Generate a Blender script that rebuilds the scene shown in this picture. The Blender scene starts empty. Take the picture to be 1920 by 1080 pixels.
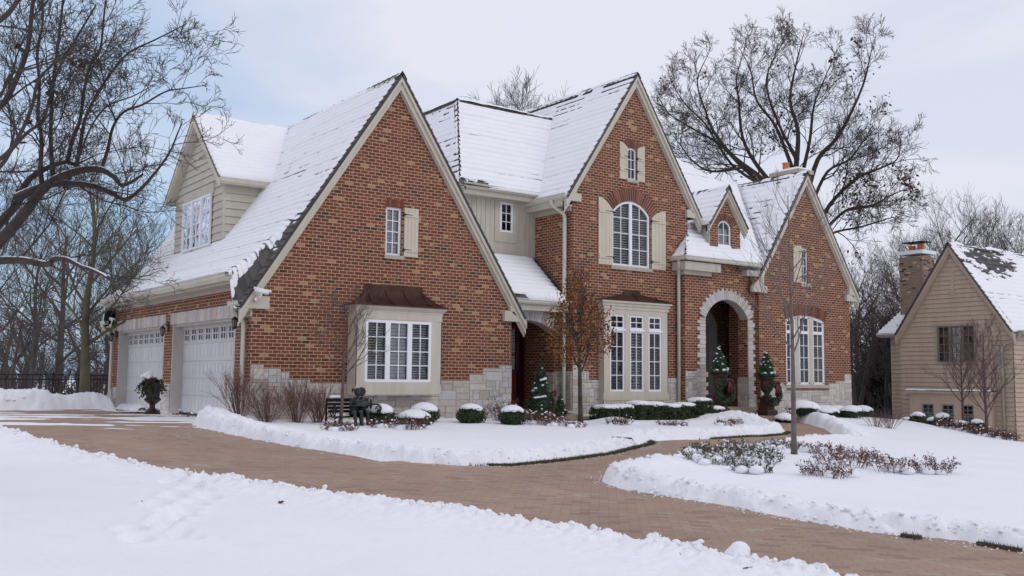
import bpy, bmesh, math, random
import numpy as np
from mathutils import Vector, Matrix, noise
from mathutils.geometry import tessellate_polygon
sc = bpy.context.scene
R = math.radians
# ------------------------------------------------------------------ camera
# world: X along the street front (to the right), Y into the house, Z up; Z=0 is the garage slab
CM = np.array([[0.8080853948491934, 0.060865406342807855, 0.58591244818842],
               [-0.5889777940745601, 0.06633403707845924, 0.8054222207090755],
               [0.010156412678123075, -0.995939354496848, 0.08945193930772646]])
CP = np.array([-8.42306669, -21.59120977, 1.07523489])
cam_d = bpy.data.cameras.new("camera"); cam = bpy.data.objects.new("camera", cam_d)
sc.collection.objects.link(cam); sc.camera = cam
cam_d.sensor_width = 36; cam_d.lens = 1855 / 1920 * 36; cam_d.clip_end = 2000; cam_d.clip_start = 0.1
mw = Matrix.Identity(4)
for i in range(3):
    mw[i][0] = CM[i][0]; mw[i][1] = -CM[i][1]; mw[i][2] = -CM[i][2]; mw[i][3] = CP[i]
cam.matrix_world = mw
# ------------------------------------------------------------------ sky and sun
SUN_EL, SUN_AZ = R(38), R(150)        # azimuth: clockwise from +Y
EXPOSURE = 0.10
w = bpy.data.worlds.new("World"); sc.world = w; w.use_nodes = True
nt = w.node_tree; N = nt.nodes; L = nt.links; N.clear()
out = N.new('ShaderNodeOutputWorld'); bg = N.new('ShaderNodeBackground'); L.new(bg.outputs[0], out.inputs[0])
sky = N.new('ShaderNodeTexSky'); sky.sky_type = 'NISHITA'; sky.sun_disc = False
sky.sun_elevation = SUN_EL; sky.sun_rotation = SUN_AZ; sky.air_density = 1.0; sky.dust_density = 1.5; sky.ozone_density = 2.0
skm = N.new('ShaderNodeVectorMath'); skm.operation = 'SCALE'; skm.inputs[3].default_value = 0.12
L.new(sky.outputs[0], skm.inputs[0])
tc = N.new('ShaderNodeTexCoord'); mp = N.new('ShaderNodeMapping'); mp.inputs['Scale'].default_value = (1.6, 1.6, 5.0); mp.inputs['Rotation'].default_value = (0.1, 0.12, 0.3)
L.new(tc.outputs['Generated'], mp.inputs[0])
n1 = N.new('ShaderNodeTexNoise'); n1.inputs['Scale'].default_value = 1.5; n1.inputs['Detail'].default_value = 6; n1.inputs['Roughness'].default_value = 0.52; n1.inputs['Distortion'].default_value = 0.3
L.new(mp.outputs[0], n1.inputs[0])
# how blue: strongest low on the left (direction -X,+Y), nearly all cloud on the right and above
dp = N.new('ShaderNodeVectorMath'); dp.operation = 'DOT_PRODUCT'; L.new(tc.outputs['Generated'], dp.inputs[0])
dp.inputs[1].default_value = Vector((0.12, 0.97, 0.06)).normalized()
mr = N.new('ShaderNodeMapRange'); mr.inputs[1].default_value = 0.85; mr.inputs[2].default_value = 1.0; mr.inputs[3].default_value = 0.0; mr.inputs[4].default_value = 1.0
L.new(dp.outputs['Value'], mr.inputs[0])
m1 = N.new('ShaderNodeMapRange'); m1.inputs[1].default_value = 0.35; m1.inputs[2].default_value = 0.72; m1.inputs[3].default_value = 0.16; m1.inputs[4].default_value = -0.55
L.new(n1.outputs[0], m1.inputs[0])
ad = N.new('ShaderNodeMath'); ad.operation = 'ADD'; ad.use_clamp = True; L.new(mr.outputs[0], ad.inputs[0]); L.new(m1.outputs[0], ad.inputs[1])
cl = N.new('ShaderNodeMixRGB'); cl.inputs[1].default_value = (0.69, 0.71, 0.82, 1); cl.inputs[2].default_value = (0.76, 0.77, 0.85, 1)
L.new(n1.outputs[0], cl.inputs[0])
bl = N.new('ShaderNodeMixRGB'); bl.blend_type = 'MIX'; bl.inputs[0].default_value = 0.55; bl.inputs[2].default_value = (0.40, 0.62, 0.90, 1); L.new(skm.outputs[0], bl.inputs[1])
mx = N.new('ShaderNodeMixRGB'); L.new(ad.outputs[0], mx.inputs[0]); L.new(cl.outputs[0], mx.inputs[1]); L.new(bl.outputs[0], mx.inputs[2])
L.new(mx.outputs[0], bg.inputs[0]); bg.inputs[1].default_value = 1.0
sd = bpy.data.lights.new("sun", 'SUN'); sun = bpy.data.objects.new("sun", sd); sc.collection.objects.link(sun)
sd.energy = 0.6; sd.angle = R(28); sd.color = (1.0, 0.95, 0.90)
sv = Vector((math.sin(SUN_AZ) * math.cos(SUN_EL), math.cos(SUN_AZ) * math.cos(SUN_EL), math.sin(SUN_EL)))
sun.rotation_euler = sv.to_track_quat('Z', 'Y').to_euler()
vs = sc.view_settings; vs.view_transform = 'Standard'; vs.look = 'None'; vs.exposure = EXPOSURE; vs.gamma = 1
# ------------------------------------------------------------------ materials
MT = {}
class NT:
    def __init__(s, name):
        m = bpy.data.materials.new(name); m.use_nodes = True; s.m = m; s.t = m.node_tree; s.N = s.t.nodes; s.L = s.t.links
        s.b = s.N['Principled BSDF']; MT[name] = m
    def n(s, ty, **k):
        x = s.N.new('ShaderNode' + ty)
        for a, v in k.items():
            if a.startswith('i_'): x.inputs[int(a[2:]) if a[2:].isdigit() else a[2:].replace('_', ' ')].default_value = v
            else: setattr(x, a, v)
        return x
    def l(s, a, b): s.L.new(a, b)
    def math(s, op, a, b=None, c=None):
        x = s.N.new('ShaderNodeMath'); x.operation = op
        for i, q in enumerate((a, b, c)):
            if q is None: continue
            if isinstance(q, (int, float)): x.inputs[i].default_value = q
            else: s.L.new(q, x.inputs[i])
        return x.outputs[0]
    def mix(s, f, a, b, bt='MIX'):
        x = s.N.new('ShaderNodeMixRGB'); x.blend_type = bt
        for i, q in enumerate((f, a, b)):
            if isinstance(q, (int, float)): x.inputs[i].default_value = q
            elif isinstance(q, tuple): x.inputs[i].default_value = q + (1,) if len(q) == 3 else q
            else: s.L.new(q, x.inputs[i])
        return x.outputs[0]
    def noise(s, vec, scale, detail=3, rough=.55):
        x = s.n('TexNoise'); x.inputs['Scale'].default_value = scale; x.inputs['Detail'].default_value = detail; x.inputs['Roughness'].default_value = rough
        s.L.new(vec, x.inputs['Vector']); return x.outputs[0]
    def ramp(s, f, stops, const=False):
        x = s.N.new('ShaderNodeValToRGB'); cr = x.color_ramp; cr.interpolation = 'CONSTANT' if const else 'LINEAR'
        while len(cr.elements) < len(stops): cr.elements.new(0.5)
        for e, (p, c) in zip(cr.elements, stops): e.position = p; e.color = c + (1,)
        s.L.new(f, x.inputs[0]); return x.outputs[0]
    def bump(s, h, strength=.3, dist=.01):
        x = s.n('Bump'); x.inputs['Strength'].default_value = strength; x.inputs['Distance'].default_value = dist
        s.L.new(h, x.inputs['Height']); s.L.new(x.outputs[0], s.b.inputs['Normal'])
    def obj(s): return s.n('TexCoord').outputs['Object']
    def geo(s): return s.n('NewGeometry').outputs['Position']
    def uv(s): return s.n('TexCoord').outputs['UV']
    def rnd(s): x = s.n('Attribute'); x.attribute_name = 'rnd'; return x.outputs['Fac']
    def col(s, c): s.L.new(c, s.b.inputs['Base Color']) if not isinstance(c, tuple) else setattr(s.b.inputs['Base Color'], 'default_value', c + (1,))
    def ro(s, v): s.b.inputs['Roughness'].default_value = v
def paint(name, c, rough=.55, grime=.10):
    t = NT(name); q_ = t.n('Mapping'); q_.inputs['Scale'].default_value = (1, 1, .22); t.l(t.geo(), q_.inputs[0]); n = t.noise(q_.outputs[0], 5, 5, .65); n2 = t.noise(t.geo(), 1.1, 3); n3 = t.noise(t.geo(), 45, 3)
    a = t.ramp(n2, [(.3, tuple(x * .95 for x in c)), (.7, c)]); g = t.ramp(n, [(.35, (1 - grime, 1 - grime * 1.1, 1 - grime * 1.35)), (.62, (1, 1, 1))]); t.col(t.mix(1.0, a, g, 'MULTIPLY')); t.ro(rough); t.bump(n3, .15, .002); return t.m
def plain(name, c, rough=.6, var=.12, scale=6, metal=0, bump=0, bscale=40, bd=.004):
    t = NT(name); n = t.noise(t.geo(), scale, 4)
    a = tuple(max(0, x * (1 - var)) for x in c); b = tuple(min(1, x * (1 + var)) for x in c)
    t.col(t.ramp(n, [(0.3, a), (0.7, b)])); t.ro(rough); t.b.inputs['Metallic'].default_value = metal
    if bump: t.bump(t.noise(t.geo(), bscale, 3), bump, bd)
    return t.m
def brickmat(name, mortar, reds, vec=None, rot=None, bw=.2032, bh=.0813, mt=.0065, tan=(.52, .33, .20), dark=(.05, .035, .03), ptan=.075, pdark=.05):
    t = NT(name); sp = t.n('SeparateXYZ'); V_ = t.uv()
    if rot is not None: q_ = t.n('Mapping'); q_.inputs['Rotation'].default_value = (0, 0, rot); t.l(t.geo(), q_.inputs[0]); V_ = q_.outputs[0]; t.uv = lambda: V_
    t.l(V_, sp.inputs[0]); u, v = sp.outputs[0], sp.outputs[1]
    row = t.math('FLOOR', t.math('DIVIDE', v, bh)); fv = t.math('FRACT', t.math('DIVIDE', v, bh))
    off = t.math('MULTIPLY', t.math('MODULO', t.math('ABSOLUTE', row), 2.0), .5)
    uu = t.math('ADD', t.math('DIVIDE', u, bw), off); colm = t.math('FLOOR', uu); fu = t.math('FRACT', uu)
    cb = t.n('CombineXYZ'); t.l(row, cb.inputs[0]); t.l(colm, cb.inputs[1])
    wn = t.n('TexWhiteNoise', noise_dimensions='3D'); t.l(cb.outputs[0], wn.inputs[0]); r1 = wn.outputs[0]
    cb2 = t.n('CombineXYZ', i_2=7.3); t.l(row, cb2.inputs[0]); t.l(colm, cb2.inputs[1])
    wn2 = t.n('TexWhiteNoise', noise_dimensions='3D'); t.l(cb2.outputs[0], wn2.inputs[0]); r2 = wn2.outputs[0]
    red = t.ramp(r2, [(0, reds[0]), (.5, reds[1]), (1, reds[2])])
    big = t.noise(t.uv(), 1.3, 3); thr = t.math('ADD', t.math('MULTIPLY', t.math('SUBTRACT', big, .5), .30), ptan)
    istan = t.math('LESS_THAN', r1, thr); isdark = t.math('GREATER_THAN', r1, 1 - pdark)
    c = t.mix(istan, red, tan); c = t.mix(isdark, c, dark)
    sm = t.noise(t.uv(), 22, 4, .6); c = t.mix(.30 if rot is None else .14, c, t.ramp(sm, [(.3, (.45, .45, .45)), (.72, (1.0, 1.0, 1.0))]), 'MULTIPLY')
    blot = t.n('MapRange'); t.l(t.noise(t.uv(), 8, 4, .62), blot.inputs[0]); blot.inputs[1].default_value = .60; blot.inputs[2].default_value = .70; c = t.mix(t.math('MULTIPLY', blot.outputs[0], .8 if rot is None else .25), c, tan)
    w1 = t.math('LESS_THAN', fv, mt * 2 / bh); w2 = t.math('LESS_THAN', fu, mt * 2 / bw)
    mk = t.math('MAXIMUM', w1, w2)
    mc = t.mix(t.noise(t.uv(), 30, 3), tuple(x * .8 for x in mortar), mortar)
    t.col(t.mix(mk, c, mc)); t.ro(.9)
    ed = t.math('SUBTRACT', 1.0, mk); t.bump(t.math('ADD', ed, t.math('MULTIPLY', sm, .5)), .6, .006)
    return t.m
brickmat('brick', (.54, .365, .245), [(.118, .034, .018), (.160, .047, .025), (.210, .067, .035)], tan=(.38, .225, .115), ptan=.05, mt=.0075)
brickmat('neighbour_brick', (.30, .25, .20), [(.20, .14, .10), (.24, .17, .12), (.28, .2, .14)], ptan=.05, pdark=.16)
def rndmat(name, stops, rough=.85, var=.25, scale=14, bump=.5, bd=.006, spec=None):
    t = NT(name); c = t.ramp(t.rnd(), stops); n = t.noise(t.geo(), scale, 5, .62)
    t.col(t.mix(var * 2, c, t.ramp(n, [(.3, (.55, .55, .55)), (.75, (1, 1, 1))]), 'MULTIPLY')); t.ro(rough)
    t.bump(n, bump, bd); 
    if spec is not None: t.b.inputs['Specular IOR Level'].default_value = spec
    return t.m
rndmat('limestone', [(0, (.44, .39, .34)), (.35, (.56, .52, .48)), (.7, (.64, .59, .54)), (.93, (.52, .52, .54)), (1, (.60, .50, .36))], var=.22)
rndmat('soldier_brick', [(0, (.12, .036, .019)), (.6, (.185, .058, .028)), (1, (.26, .092, .046))])
rndmat('slate', [(0, (.055, .052, .055)), (.5, (.085, .08, .08)), (1, (.13, .115, .10))], rough=.7, scale=20, spec=.3)
rndmat('leaf_orange', [(0, (.10, .030, .014)), (.45, (.20, .065, .020)), (.8, (.27, .115, .03)), (1, (.19, .16, .04))], var=.1, bump=.1, rough=.8)
rndmat('leaf_brown', [(0, (.035, .020, .014)), (.6, (.085, .042, .024)), (1, (.15, .065, .03))], var=.1, bump=.1, rough=.9)
rndmat('leaf_green', [(0, (.018, .030, .012)), (.5, (.035, .055, .018)), (1, (.075, .095, .03))], var=.1, bump=.1, rough=.7)
rndmat('leaf_pine', [(0, (.012, .035, .018)), (.5, (.03, .075, .035)), (1, (.07, .13, .05))], var=.1, bump=.1, rough=.7)
rndmat('leaf_purple', [(0, (.06, .02, .02)), (.5, (.14, .052, .040)), (1, (.22, .10, .075))], var=.1, bump=.1, rough=.8)
rndmat('leaf_grass', [(0, (.03, .028, .012)), (.6, (.07, .06, .03)), (1, (.12, .10, .05))], var=.1, bump=.1)
rndmat('leaf_dark', [(0, (.006, .012, .008)), (.6, (.012, .022, .013)), (1, (.03, .045, .025))], var=.1, bump=.1)
plain('neighbour_window', (.16, .15, .14), .5, .05, 5); plain('dark_brick', (.05, .025, .022), .9, .2, 4)
plain('mortar', (.42, .37, .32), .95, .1, 20)
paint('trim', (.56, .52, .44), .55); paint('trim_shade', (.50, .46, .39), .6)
paint('siding', (.52, .49, .41), .6); paint('shutter_paint', (.60, .54, .43), .5)
plain('window_white', (.78, .79, .82), .4, .02, 5); paint('garage_white', (.62, .62, .64), .45)
plain('blind', (.74, .74, .72), .6, .05, 4); plain('dark_interior', (.012, .012, .014), .9, .1, 3)  # near-black colour carries the darkness of the rooms behind the panes
paint('gutter_paint', (.60, .58, .50), .35)
plain('sill_stone', (.42, .36, .30), .85, .15, 12, bump=.3)
plain('black_iron', (.012, .012, .013), .5, .2, 8, metal=.5); plain('bronze', (.035, .040, .035), .42, .35, 9, metal=.6, bump=.3, bscale=60)
plain('urn_dark', (.022, .014, .013), .55, .3, 9); plain('urn_brown', (.060, .022, .018), .6, .3, 9)
plain('red_door', (.12, .012, .012), .4, .1, 5); plain('dark_door', (.012, .012, .012), .4, .1, 5)
plain('red_ribbon', (.10, .008, .014), .6, .2, 20); plain('pink_plastic', (.62, .16, .16), .4, .1, 9)
plain('wood_bracket', (.16, .08, .04), .8, .3, 6); plain('terracotta', (.50, .17, .08), .8, .15, 14)
plain('soil', (.055, .045, .03), .95, .4, 18, bump=.8, bscale=30, bd=.03)
plain('twig', (.105, .072, .062), .9, .25, 9); plain('twig_red', (.13, .065, .055), .9, .25, 9)
plain('bark_dark', (.060, .048, .043), .95, .35, 7, bump=.7, bscale=16, bd=.02)
plain('bark_grey', (.15, .13, .12), .9, .25, 7, bump=.4, bscale=30, bd=.01)
plain('bark_far', (.085, .070, .064), .95, .2, 2)
plain('bark_moss', (.10, .09, .055), .95, .35, 1.5, bump=.5, bscale=14, bd=.02)
paint('neighbour_siding', (.44, .35, .27), .75); plain('neighbour_trim', (.30, .255, .20), .6, .05, 3)
plain('glass_dark', (.035, .037, .042), .12, .5, 3); paint('trim_w', (.50, .47, .45), .5)
plain('lantern_glass', (.20, .19, .17), .15, .1, 8); plain('camera_white', (.75, .76, .78), .35, .02, 5)
plain('copper', (.075, .038, .029), .38, .35, 2.2, metal=.75, bump=.1, bscale=6); plain('tan_wall', (.30, .24, .16), .8, .1, 2)
plain('concrete_step', (.34, .27, .22), .85, .15, 10, bump=.3); plain('roof_far', (.07, .06, .06), .9, .2, 3)
def snowmat(name, c=(.82, .83, .875), b=.35):
    t = NT(name); n = t.noise(t.geo(), 2.2, 4); n2 = t.noise(t.geo(), 38, 4, .6)
    t.col(t.ramp(n, [(.3, tuple(x * .965 for x in c)), (.7, c)])); t.ro(.75); t.b.inputs['Specular IOR Level'].default_value = .2
    t.bump(n2, b, .012); return t.m
snowmat('snow'); snowmat('roof_snow', (.85, .855, .89), .15)
t = NT('dirty_snow_lawn'); n = t.noise(t.geo(), .9, 5, .6); n2 = t.noise(t.geo(), 30, 5, .62); n3 = t.noise(t.geo(), 7, 4, .6)
t.col(t.ramp(n, [(.3, (.81, .82, .87)), (.62, (.85, .855, .90)), (.8, (.79, .775, .79))])); t.ro(.8); t.b.inputs['Specular IOR Level'].default_value = .2
t.bump(t.math('ADD', n2, t.math('MULTIPLY', n3, 1.5)), .45, .018)
# glass: sees the blinds behind and mirrors the sky
t = NT('glass'); gl = t.n('BsdfGlossy'); gl.inputs['Roughness'].default_value = .03; gl.inputs['Color'].default_value = (.9, .93, 1, 1)
tr = t.n('BsdfTransparent'); tr.inputs[0].default_value = (.84, .86, .87, 1); fr = t.n('Fresnel'); fr.inputs[0].default_value = 1.62
wv = t.noise(t.geo(), 1.2, 2); bp = t.n('Bump'); bp.inputs['Strength'].default_value = .35; bp.inputs['Distance'].default_value = .05; t.l(wv, bp.inputs['Height']); t.l(bp.outputs[0], gl.inputs['Normal'])
ms = t.n('MixShader'); t.l(fr.outputs[0], ms.inputs[0]); t.l(tr.outputs[0], ms.inputs[1]); t.l(gl.outputs[0], ms.inputs[2])
t.l(ms.outputs[0], t.N['Material Output'].inputs[0])
# paving: clay pavers with a few odd coloured ones, damp joints and tyre polish
brickmat('pavers', (.20, .155, .13), [(.325, .222, .166), (.345, .238, .178), (.365, .256, .194)], rot=.72, bw=.21, bh=.105, mt=.003, tan=(.365, .285, .225), dark=(.275, .185, .145), ptan=.06, pdark=.10)
m = MT['pavers']; t = NT.__new__(NT); t.m = m; t.t = m.node_tree; t.N = t.t.nodes; t.L = t.t.links; t.b = t.N['Principled BSDF']
src = t.b.inputs['Base Color'].links[0].from_socket; nb = t.noise(t.geo(), .7, 5, .6)
c = t.mix(.7, src, t.ramp(nb, [(.3, (.80, .78, .77)), (.55, (1, 1, 1)), (.75, (1.2, 1.2, 1.2))]), 'MULTIPLY')
q_ = t.n('Mapping'); q_.inputs['Scale'].default_value = (1, .3, 1); q_.inputs['Rotation'].default_value = (0, 0, .3); t.l(t.geo(), q_.inputs[0])
wet = t.n('MapRange'); t.l(t.noise(q_.outputs[0], 1.5, 6, .7), wet.inputs[0]); wet.inputs[1].default_value = .60; wet.inputs[2].default_value = .72; c = t.mix(t.math('MULTIPLY', wet.outputs[0], .40), c, (.13, .085, .065))
dst = t.n('MapRange'); t.l(t.noise(q_.outputs[0], 3.2, 6, .72), dst.inputs[0]); dst.inputs[1].default_value = .60; dst.inputs[2].default_value = .80; c = t.mix(t.math('MULTIPLY', dst.outputs[0], .55), c, (.58, .56, .57))
t.col(c)
# ------------------------------------------------------------------ mesh helpers
def tag(o, label=None, cat=None, group=None, kind=None):
    if label: o['label'] = label
    if cat: o['category'] = cat
    if group: o['group'] = group
    if kind: o['kind'] = kind
    return o
def front(Y0): return lambda u, d, z: (u, Y0 + d, z)         # faces the street, d>0 goes into the house
def left(X0): return lambda u, d, z: (X0 + d, u, z)          # faces -X, u runs along Y
def right(X0): return lambda u, d, z: (X0 - d, u, z)         # faces +X
def ident(x, y, z): return (x, y, z)
class MB:
    def __init__(s): s.v = []; s.f = []; s.m = []; s.r = []
    def add(s, vs, fs, m=0, r=.5):
        b = len(s.v); s.v.extend(vs)
        for f in fs: s.f.append(tuple(b + i for i in f)); s.m.append(m); s.r.append(r)
    def box(s, F, u0, u1, d0, d1, z0, z1, m=0, r=.5):
        s.add([F(u, d, z) for z in (z0, z1) for d in (d0, d1) for u in (u0, u1)],
              [(0, 1, 5, 4), (1, 3, 7, 5), (3, 2, 6, 7), (2, 0, 4, 6), (4, 5, 7, 6), (0, 2, 3, 1)], m, r)
    def prism(s, F, poly, d0, d1, m=0, r=.5):
        n = len(poly); s.add([F(u, d0, z) for u, z in poly] + [F(u, d1, z) for u, z in poly],
              [tuple(range(n)), tuple(range(2 * n - 1, n - 1, -1))] + [(i, n + i, n + (i + 1) % n, (i + 1) % n) for i in range(n)], m, r)
    def ring(s, F, outer, inner, d0, d1, m=0, r=.5):      # frame between two outlines with equal point counts
        n = len(outer); vs = [F(u, d, z) for d in (d0, d1) for pl in (outer, inner) for u, z in pl]; fs = []
        for i in range(n):
            j = (i + 1) % n
            fs += [(i, j, n + j, n + i), (2 * n + i, 3 * n + i, 3 * n + j, 2 * n + j), (i, 2 * n + i, 2 * n + j, j), (n + i, n + j, 3 * n + j, 3 * n + i)]
        s.add(vs, fs, m, r)
    def sheet(s, F, outer, holes=(), d=0, reveal=0, m=0):
        pls = [outer] + list(holes); fl = [p for pl in pls for p in pl]
        tr = tessellate_polygon([[Vector((u, z, 0)) for u, z in pl] for pl in pls])
        s.add([F(u, d, z) for u, z in fl], [tuple(t) for t in tr], m)
        if reveal:
            for h in holes:
                n = len(h); s.add([F(u, d, z) for u, z in h] + [F(u, d + reveal, z) for u, z in h], [(i, (i + 1) % n, n + (i + 1) % n, n + i) for i in range(n)], m)
    def tube(s, pts, rad, n=6, m=0, r=.5, cap=True):
        k = len(pts); pts = [Vector(p) for p in pts]; b = len(s.v)
        if isinstance(rad, (int, float)): rad = [rad] * k
        d0 = (pts[1] - pts[0]).normalized(); ref = Vector((0, 0, 1)) if abs(d0.z) < .9 else Vector((1, 0, 0))
        x = d0.cross(ref).normalized()
        for i in range(k):
            d = (pts[min(i + 1, k - 1)] - pts[max(i - 1, 0)])
            if d.length < 1e-9: d = d0
            d.normalize(); x = (x - d * x.dot(d))
            x = x.normalized() if x.length > 1e-6 else d.orthogonal().normalized()
            y = d.cross(x)
            for a in range(n):
                t_ = 2 * math.pi * a / n; q = pts[i] + (x * math.cos(t_) + y * math.sin(t_)) * rad[i]; s.v.append((q.x, q.y, q.z))
        for i in range(k - 1):
            for a in range(n):
                c = (a + 1) % n; s.f.append((b + i * n + a, b + i * n + c, b + (i + 1) * n + c, b + (i + 1) * n + a)); s.m.append(m); s.r.append(r)
        if cap and n > 3:
            s.f.append(tuple(b + a for a in range(n))[::-1]); s.f.append(tuple(b + (k - 1) * n + a for a in range(n))); s.m += [m, m]; s.r += [r, r]
    def lathe(s, c, prof, n=16, m=0, sx=1, sy=1, r=.5):
        b = len(s.v)
        for (rr, z) in prof:
            for a in range(n):
                t_ = 2 * math.pi * a / n; s.v.append((c[0] + rr * sx * math.cos(t_), c[1] + rr * sy * math.sin(t_), c[2] + z))
        for i in range(len(prof) - 1):
            for a in range(n):
                q = (a + 1) % n; s.f.append((b + i * n + a, b + i * n + q, b + (i + 1) * n + q, b + (i + 1) * n + a)); s.m.append(m); s.r.append(r)
        s.f.append(tuple(b + a for a in range(n))[::-1]); s.f.append(tuple(b + (len(prof) - 1) * n + a for a in range(n))); s.m += [m, m]; s.r += [r, r]
    def ball(s, c, rx, ry=None, rz=None, n=12, m=0, r=.5):
        ry = ry or rx; rz = rz or rx; k = max(4, n // 2)
        s.lathe(c, [(max(.02, math.sin(math.pi * i / k)) * rx, -math.cos(math.pi * i / k) * rz) for i in range(k + 1)], n, m, 1, ry / rx, r)
    def build(s, name, mats, parent=None, smooth=False, uv=False, loc=None, rnd=True):
        me = bpy.data.meshes.new(name); me.from_pydata(s.v, [], s.f)
        if isinstance(mats, str): mats = [mats]
        for q in mats: me.materials.append(MT[q])
        if len(mats) > 1: me.polygons.foreach_set('material_index', s.m)
        if rnd and len(s.r) == len(me.polygons):
            at = me.attributes.new('rnd', 'FLOAT', 'FACE'); at.data.foreach_set('value', s.r)
        if uv: boxuv(me)
        if smooth: me.polygons.foreach_set('use_smooth', [True] * len(me.polygons))
        return link(name, me, parent)
def link(name, me, parent=None):
    o = bpy.data.objects.new(name, me); sc.collection.objects.link(o)
    if parent is not None:
        o.parent = parent; root = parent
        M_ = Matrix.Identity(4)
        chain = []
        p = parent
        while p is not None: chain.append(p); p = p.parent
        W = Matrix.Identity(4)
        for p in reversed(chain): W = W @ (p.matrix_parent_inverse if p.parent else Matrix.Identity(4)) @ Matrix.LocRotScale(p.location, p.rotation_euler, p.scale)
        o.matrix_parent_inverse = W.inverted()
    return o
def boxuv(me):
    n = len(me.loops); vi = np.empty(n, np.int32); me.loops.foreach_get('vertex_index', vi)
    co = np.empty(len(me.vertices) * 3); me.vertices.foreach_get('co', co); co = co.reshape(-1, 3)
    nm = np.empty(len(me.polygons) * 3); me.polygons.foreach_get('normal', nm); nm = np.abs(nm.reshape(-1, 3))
    lt = np.empty(len(me.polygons), np.int32); me.polygons.foreach_get('loop_total', lt); nm = np.repeat(nm, lt, 0); p = co[vi]
    ax = nm.argmax(1); uv = np.where((ax == 0)[:, None], p[:, [1, 2]], np.where((ax == 1)[:, None], p[:, [0, 2]], p[:, [0, 1]]))
    l_ = me.uv_layers.new(name='UVMap'); l_.data.foreach_set('uv', uv.astype(np.float32).ravel())
def gridmesh(name, Pn, mask, mat, parent=None, smooth=True):
    """Pn: (nu,nv,3) points, mask: (nu-1,nv-1) cells kept"""
    nu, nv = Pn.shape[:2]; idx = np.arange(nu * nv).reshape(nu, nv)
    q = np.stack([idx[:-1, :-1], idx[1:, :-1], idx[1:, 1:], idx[:-1, 1:]], -1)[mask]
    used = np.unique(q); rm = np.zeros(nu * nv, np.int64); rm[used] = np.arange(len(used)); q = rm[q]; P = Pn.reshape(-1, 3)[used]
    me = bpy.data.meshes.new(name); me.vertices.add(len(P)); me.vertices.foreach_set('co', P.astype(np.float32).ravel())
    me.loops.add(len(q) * 4); me.loops.foreach_set('vertex_index', q.astype(np.int32).ravel())
    me.polygons.add(len(q)); me.polygons.foreach_set('loop_start', np.arange(len(q), dtype=np.int32) * 4)
    me.polygons.foreach_set('use_smooth', np.full(len(q), smooth)); me.update(calc_edges=True); me.materials.append(MT[mat])
    return link(name, me, parent)
def empty(name, loc, label=None, cat=None, group=None, kind=None, rz=0):
    o = bpy.data.objects.new(name, None); sc.collection.objects.link(o); o.location = loc; o.rotation_euler = (0, 0, rz); o.empty_display_size = .2
    return tag(o, label, cat, group, kind)
def copy_tree(o, loc=None, rz=None, scale=None, parent=None):
    c = o.copy(); sc.collection.objects.link(c)
    if parent is not None: c.parent = parent
    if loc is not None: c.location = loc
    if rz is not None: c.rotation_euler = (0, 0, rz)
    if scale is not None: c.scale = (scale,) * 3 if isinstance(scale, (int, float)) else scale
    for ch in list(o.children): copy_tree(ch, parent=c)
    return c
# vectorised value noise
def _h(ix, iy, seed):
    n = (ix.astype(np.int64) * 374761393 + iy.astype(np.int64) * 668265263 + seed * 1442695) & 0x7fffffff
    n = ((n ^ (n >> 13)) * 1274126177) & 0x7fffffff; return ((n ^ (n >> 16)) & 0xffff) / 65535.0
def vn(x, y, seed=0):
    ix = np.floor(x); iy = np.floor(y); fx = x - ix; fy = y - iy; fx = fx * fx * (3 - 2 * fx); fy = fy * fy * (3 - 2 * fy)
    a = _h(ix, iy, seed); b = _h(ix + 1, iy, seed); c = _h(ix, iy + 1, seed); d = _h(ix + 1, iy + 1, seed)
    return (a + (b - a) * fx) * (1 - fy) + (c + (d - c) * fx) * fy
def fbm(x, y, o=4, seed=0, g=.5):
    s_ = 0; a = 1; t_ = 0
    for i in range(o): s_ = s_ + a * vn(x * 2 ** i + 17.3 * i, y * 2 ** i - 9.1 * i, seed + i); t_ += a; a *= g
    return s_ / t_
def sst(a, b, x): t_ = np.clip((x - a) / (b - a), 0, 1); return t_ * t_ * (3 - 2 * t_)
def pix(u, v, dist):
    r = CM @ np.array([u - 960., v - 540., 1855.]); r /= np.linalg.norm(r); return Vector(CP + r * dist)
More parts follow.
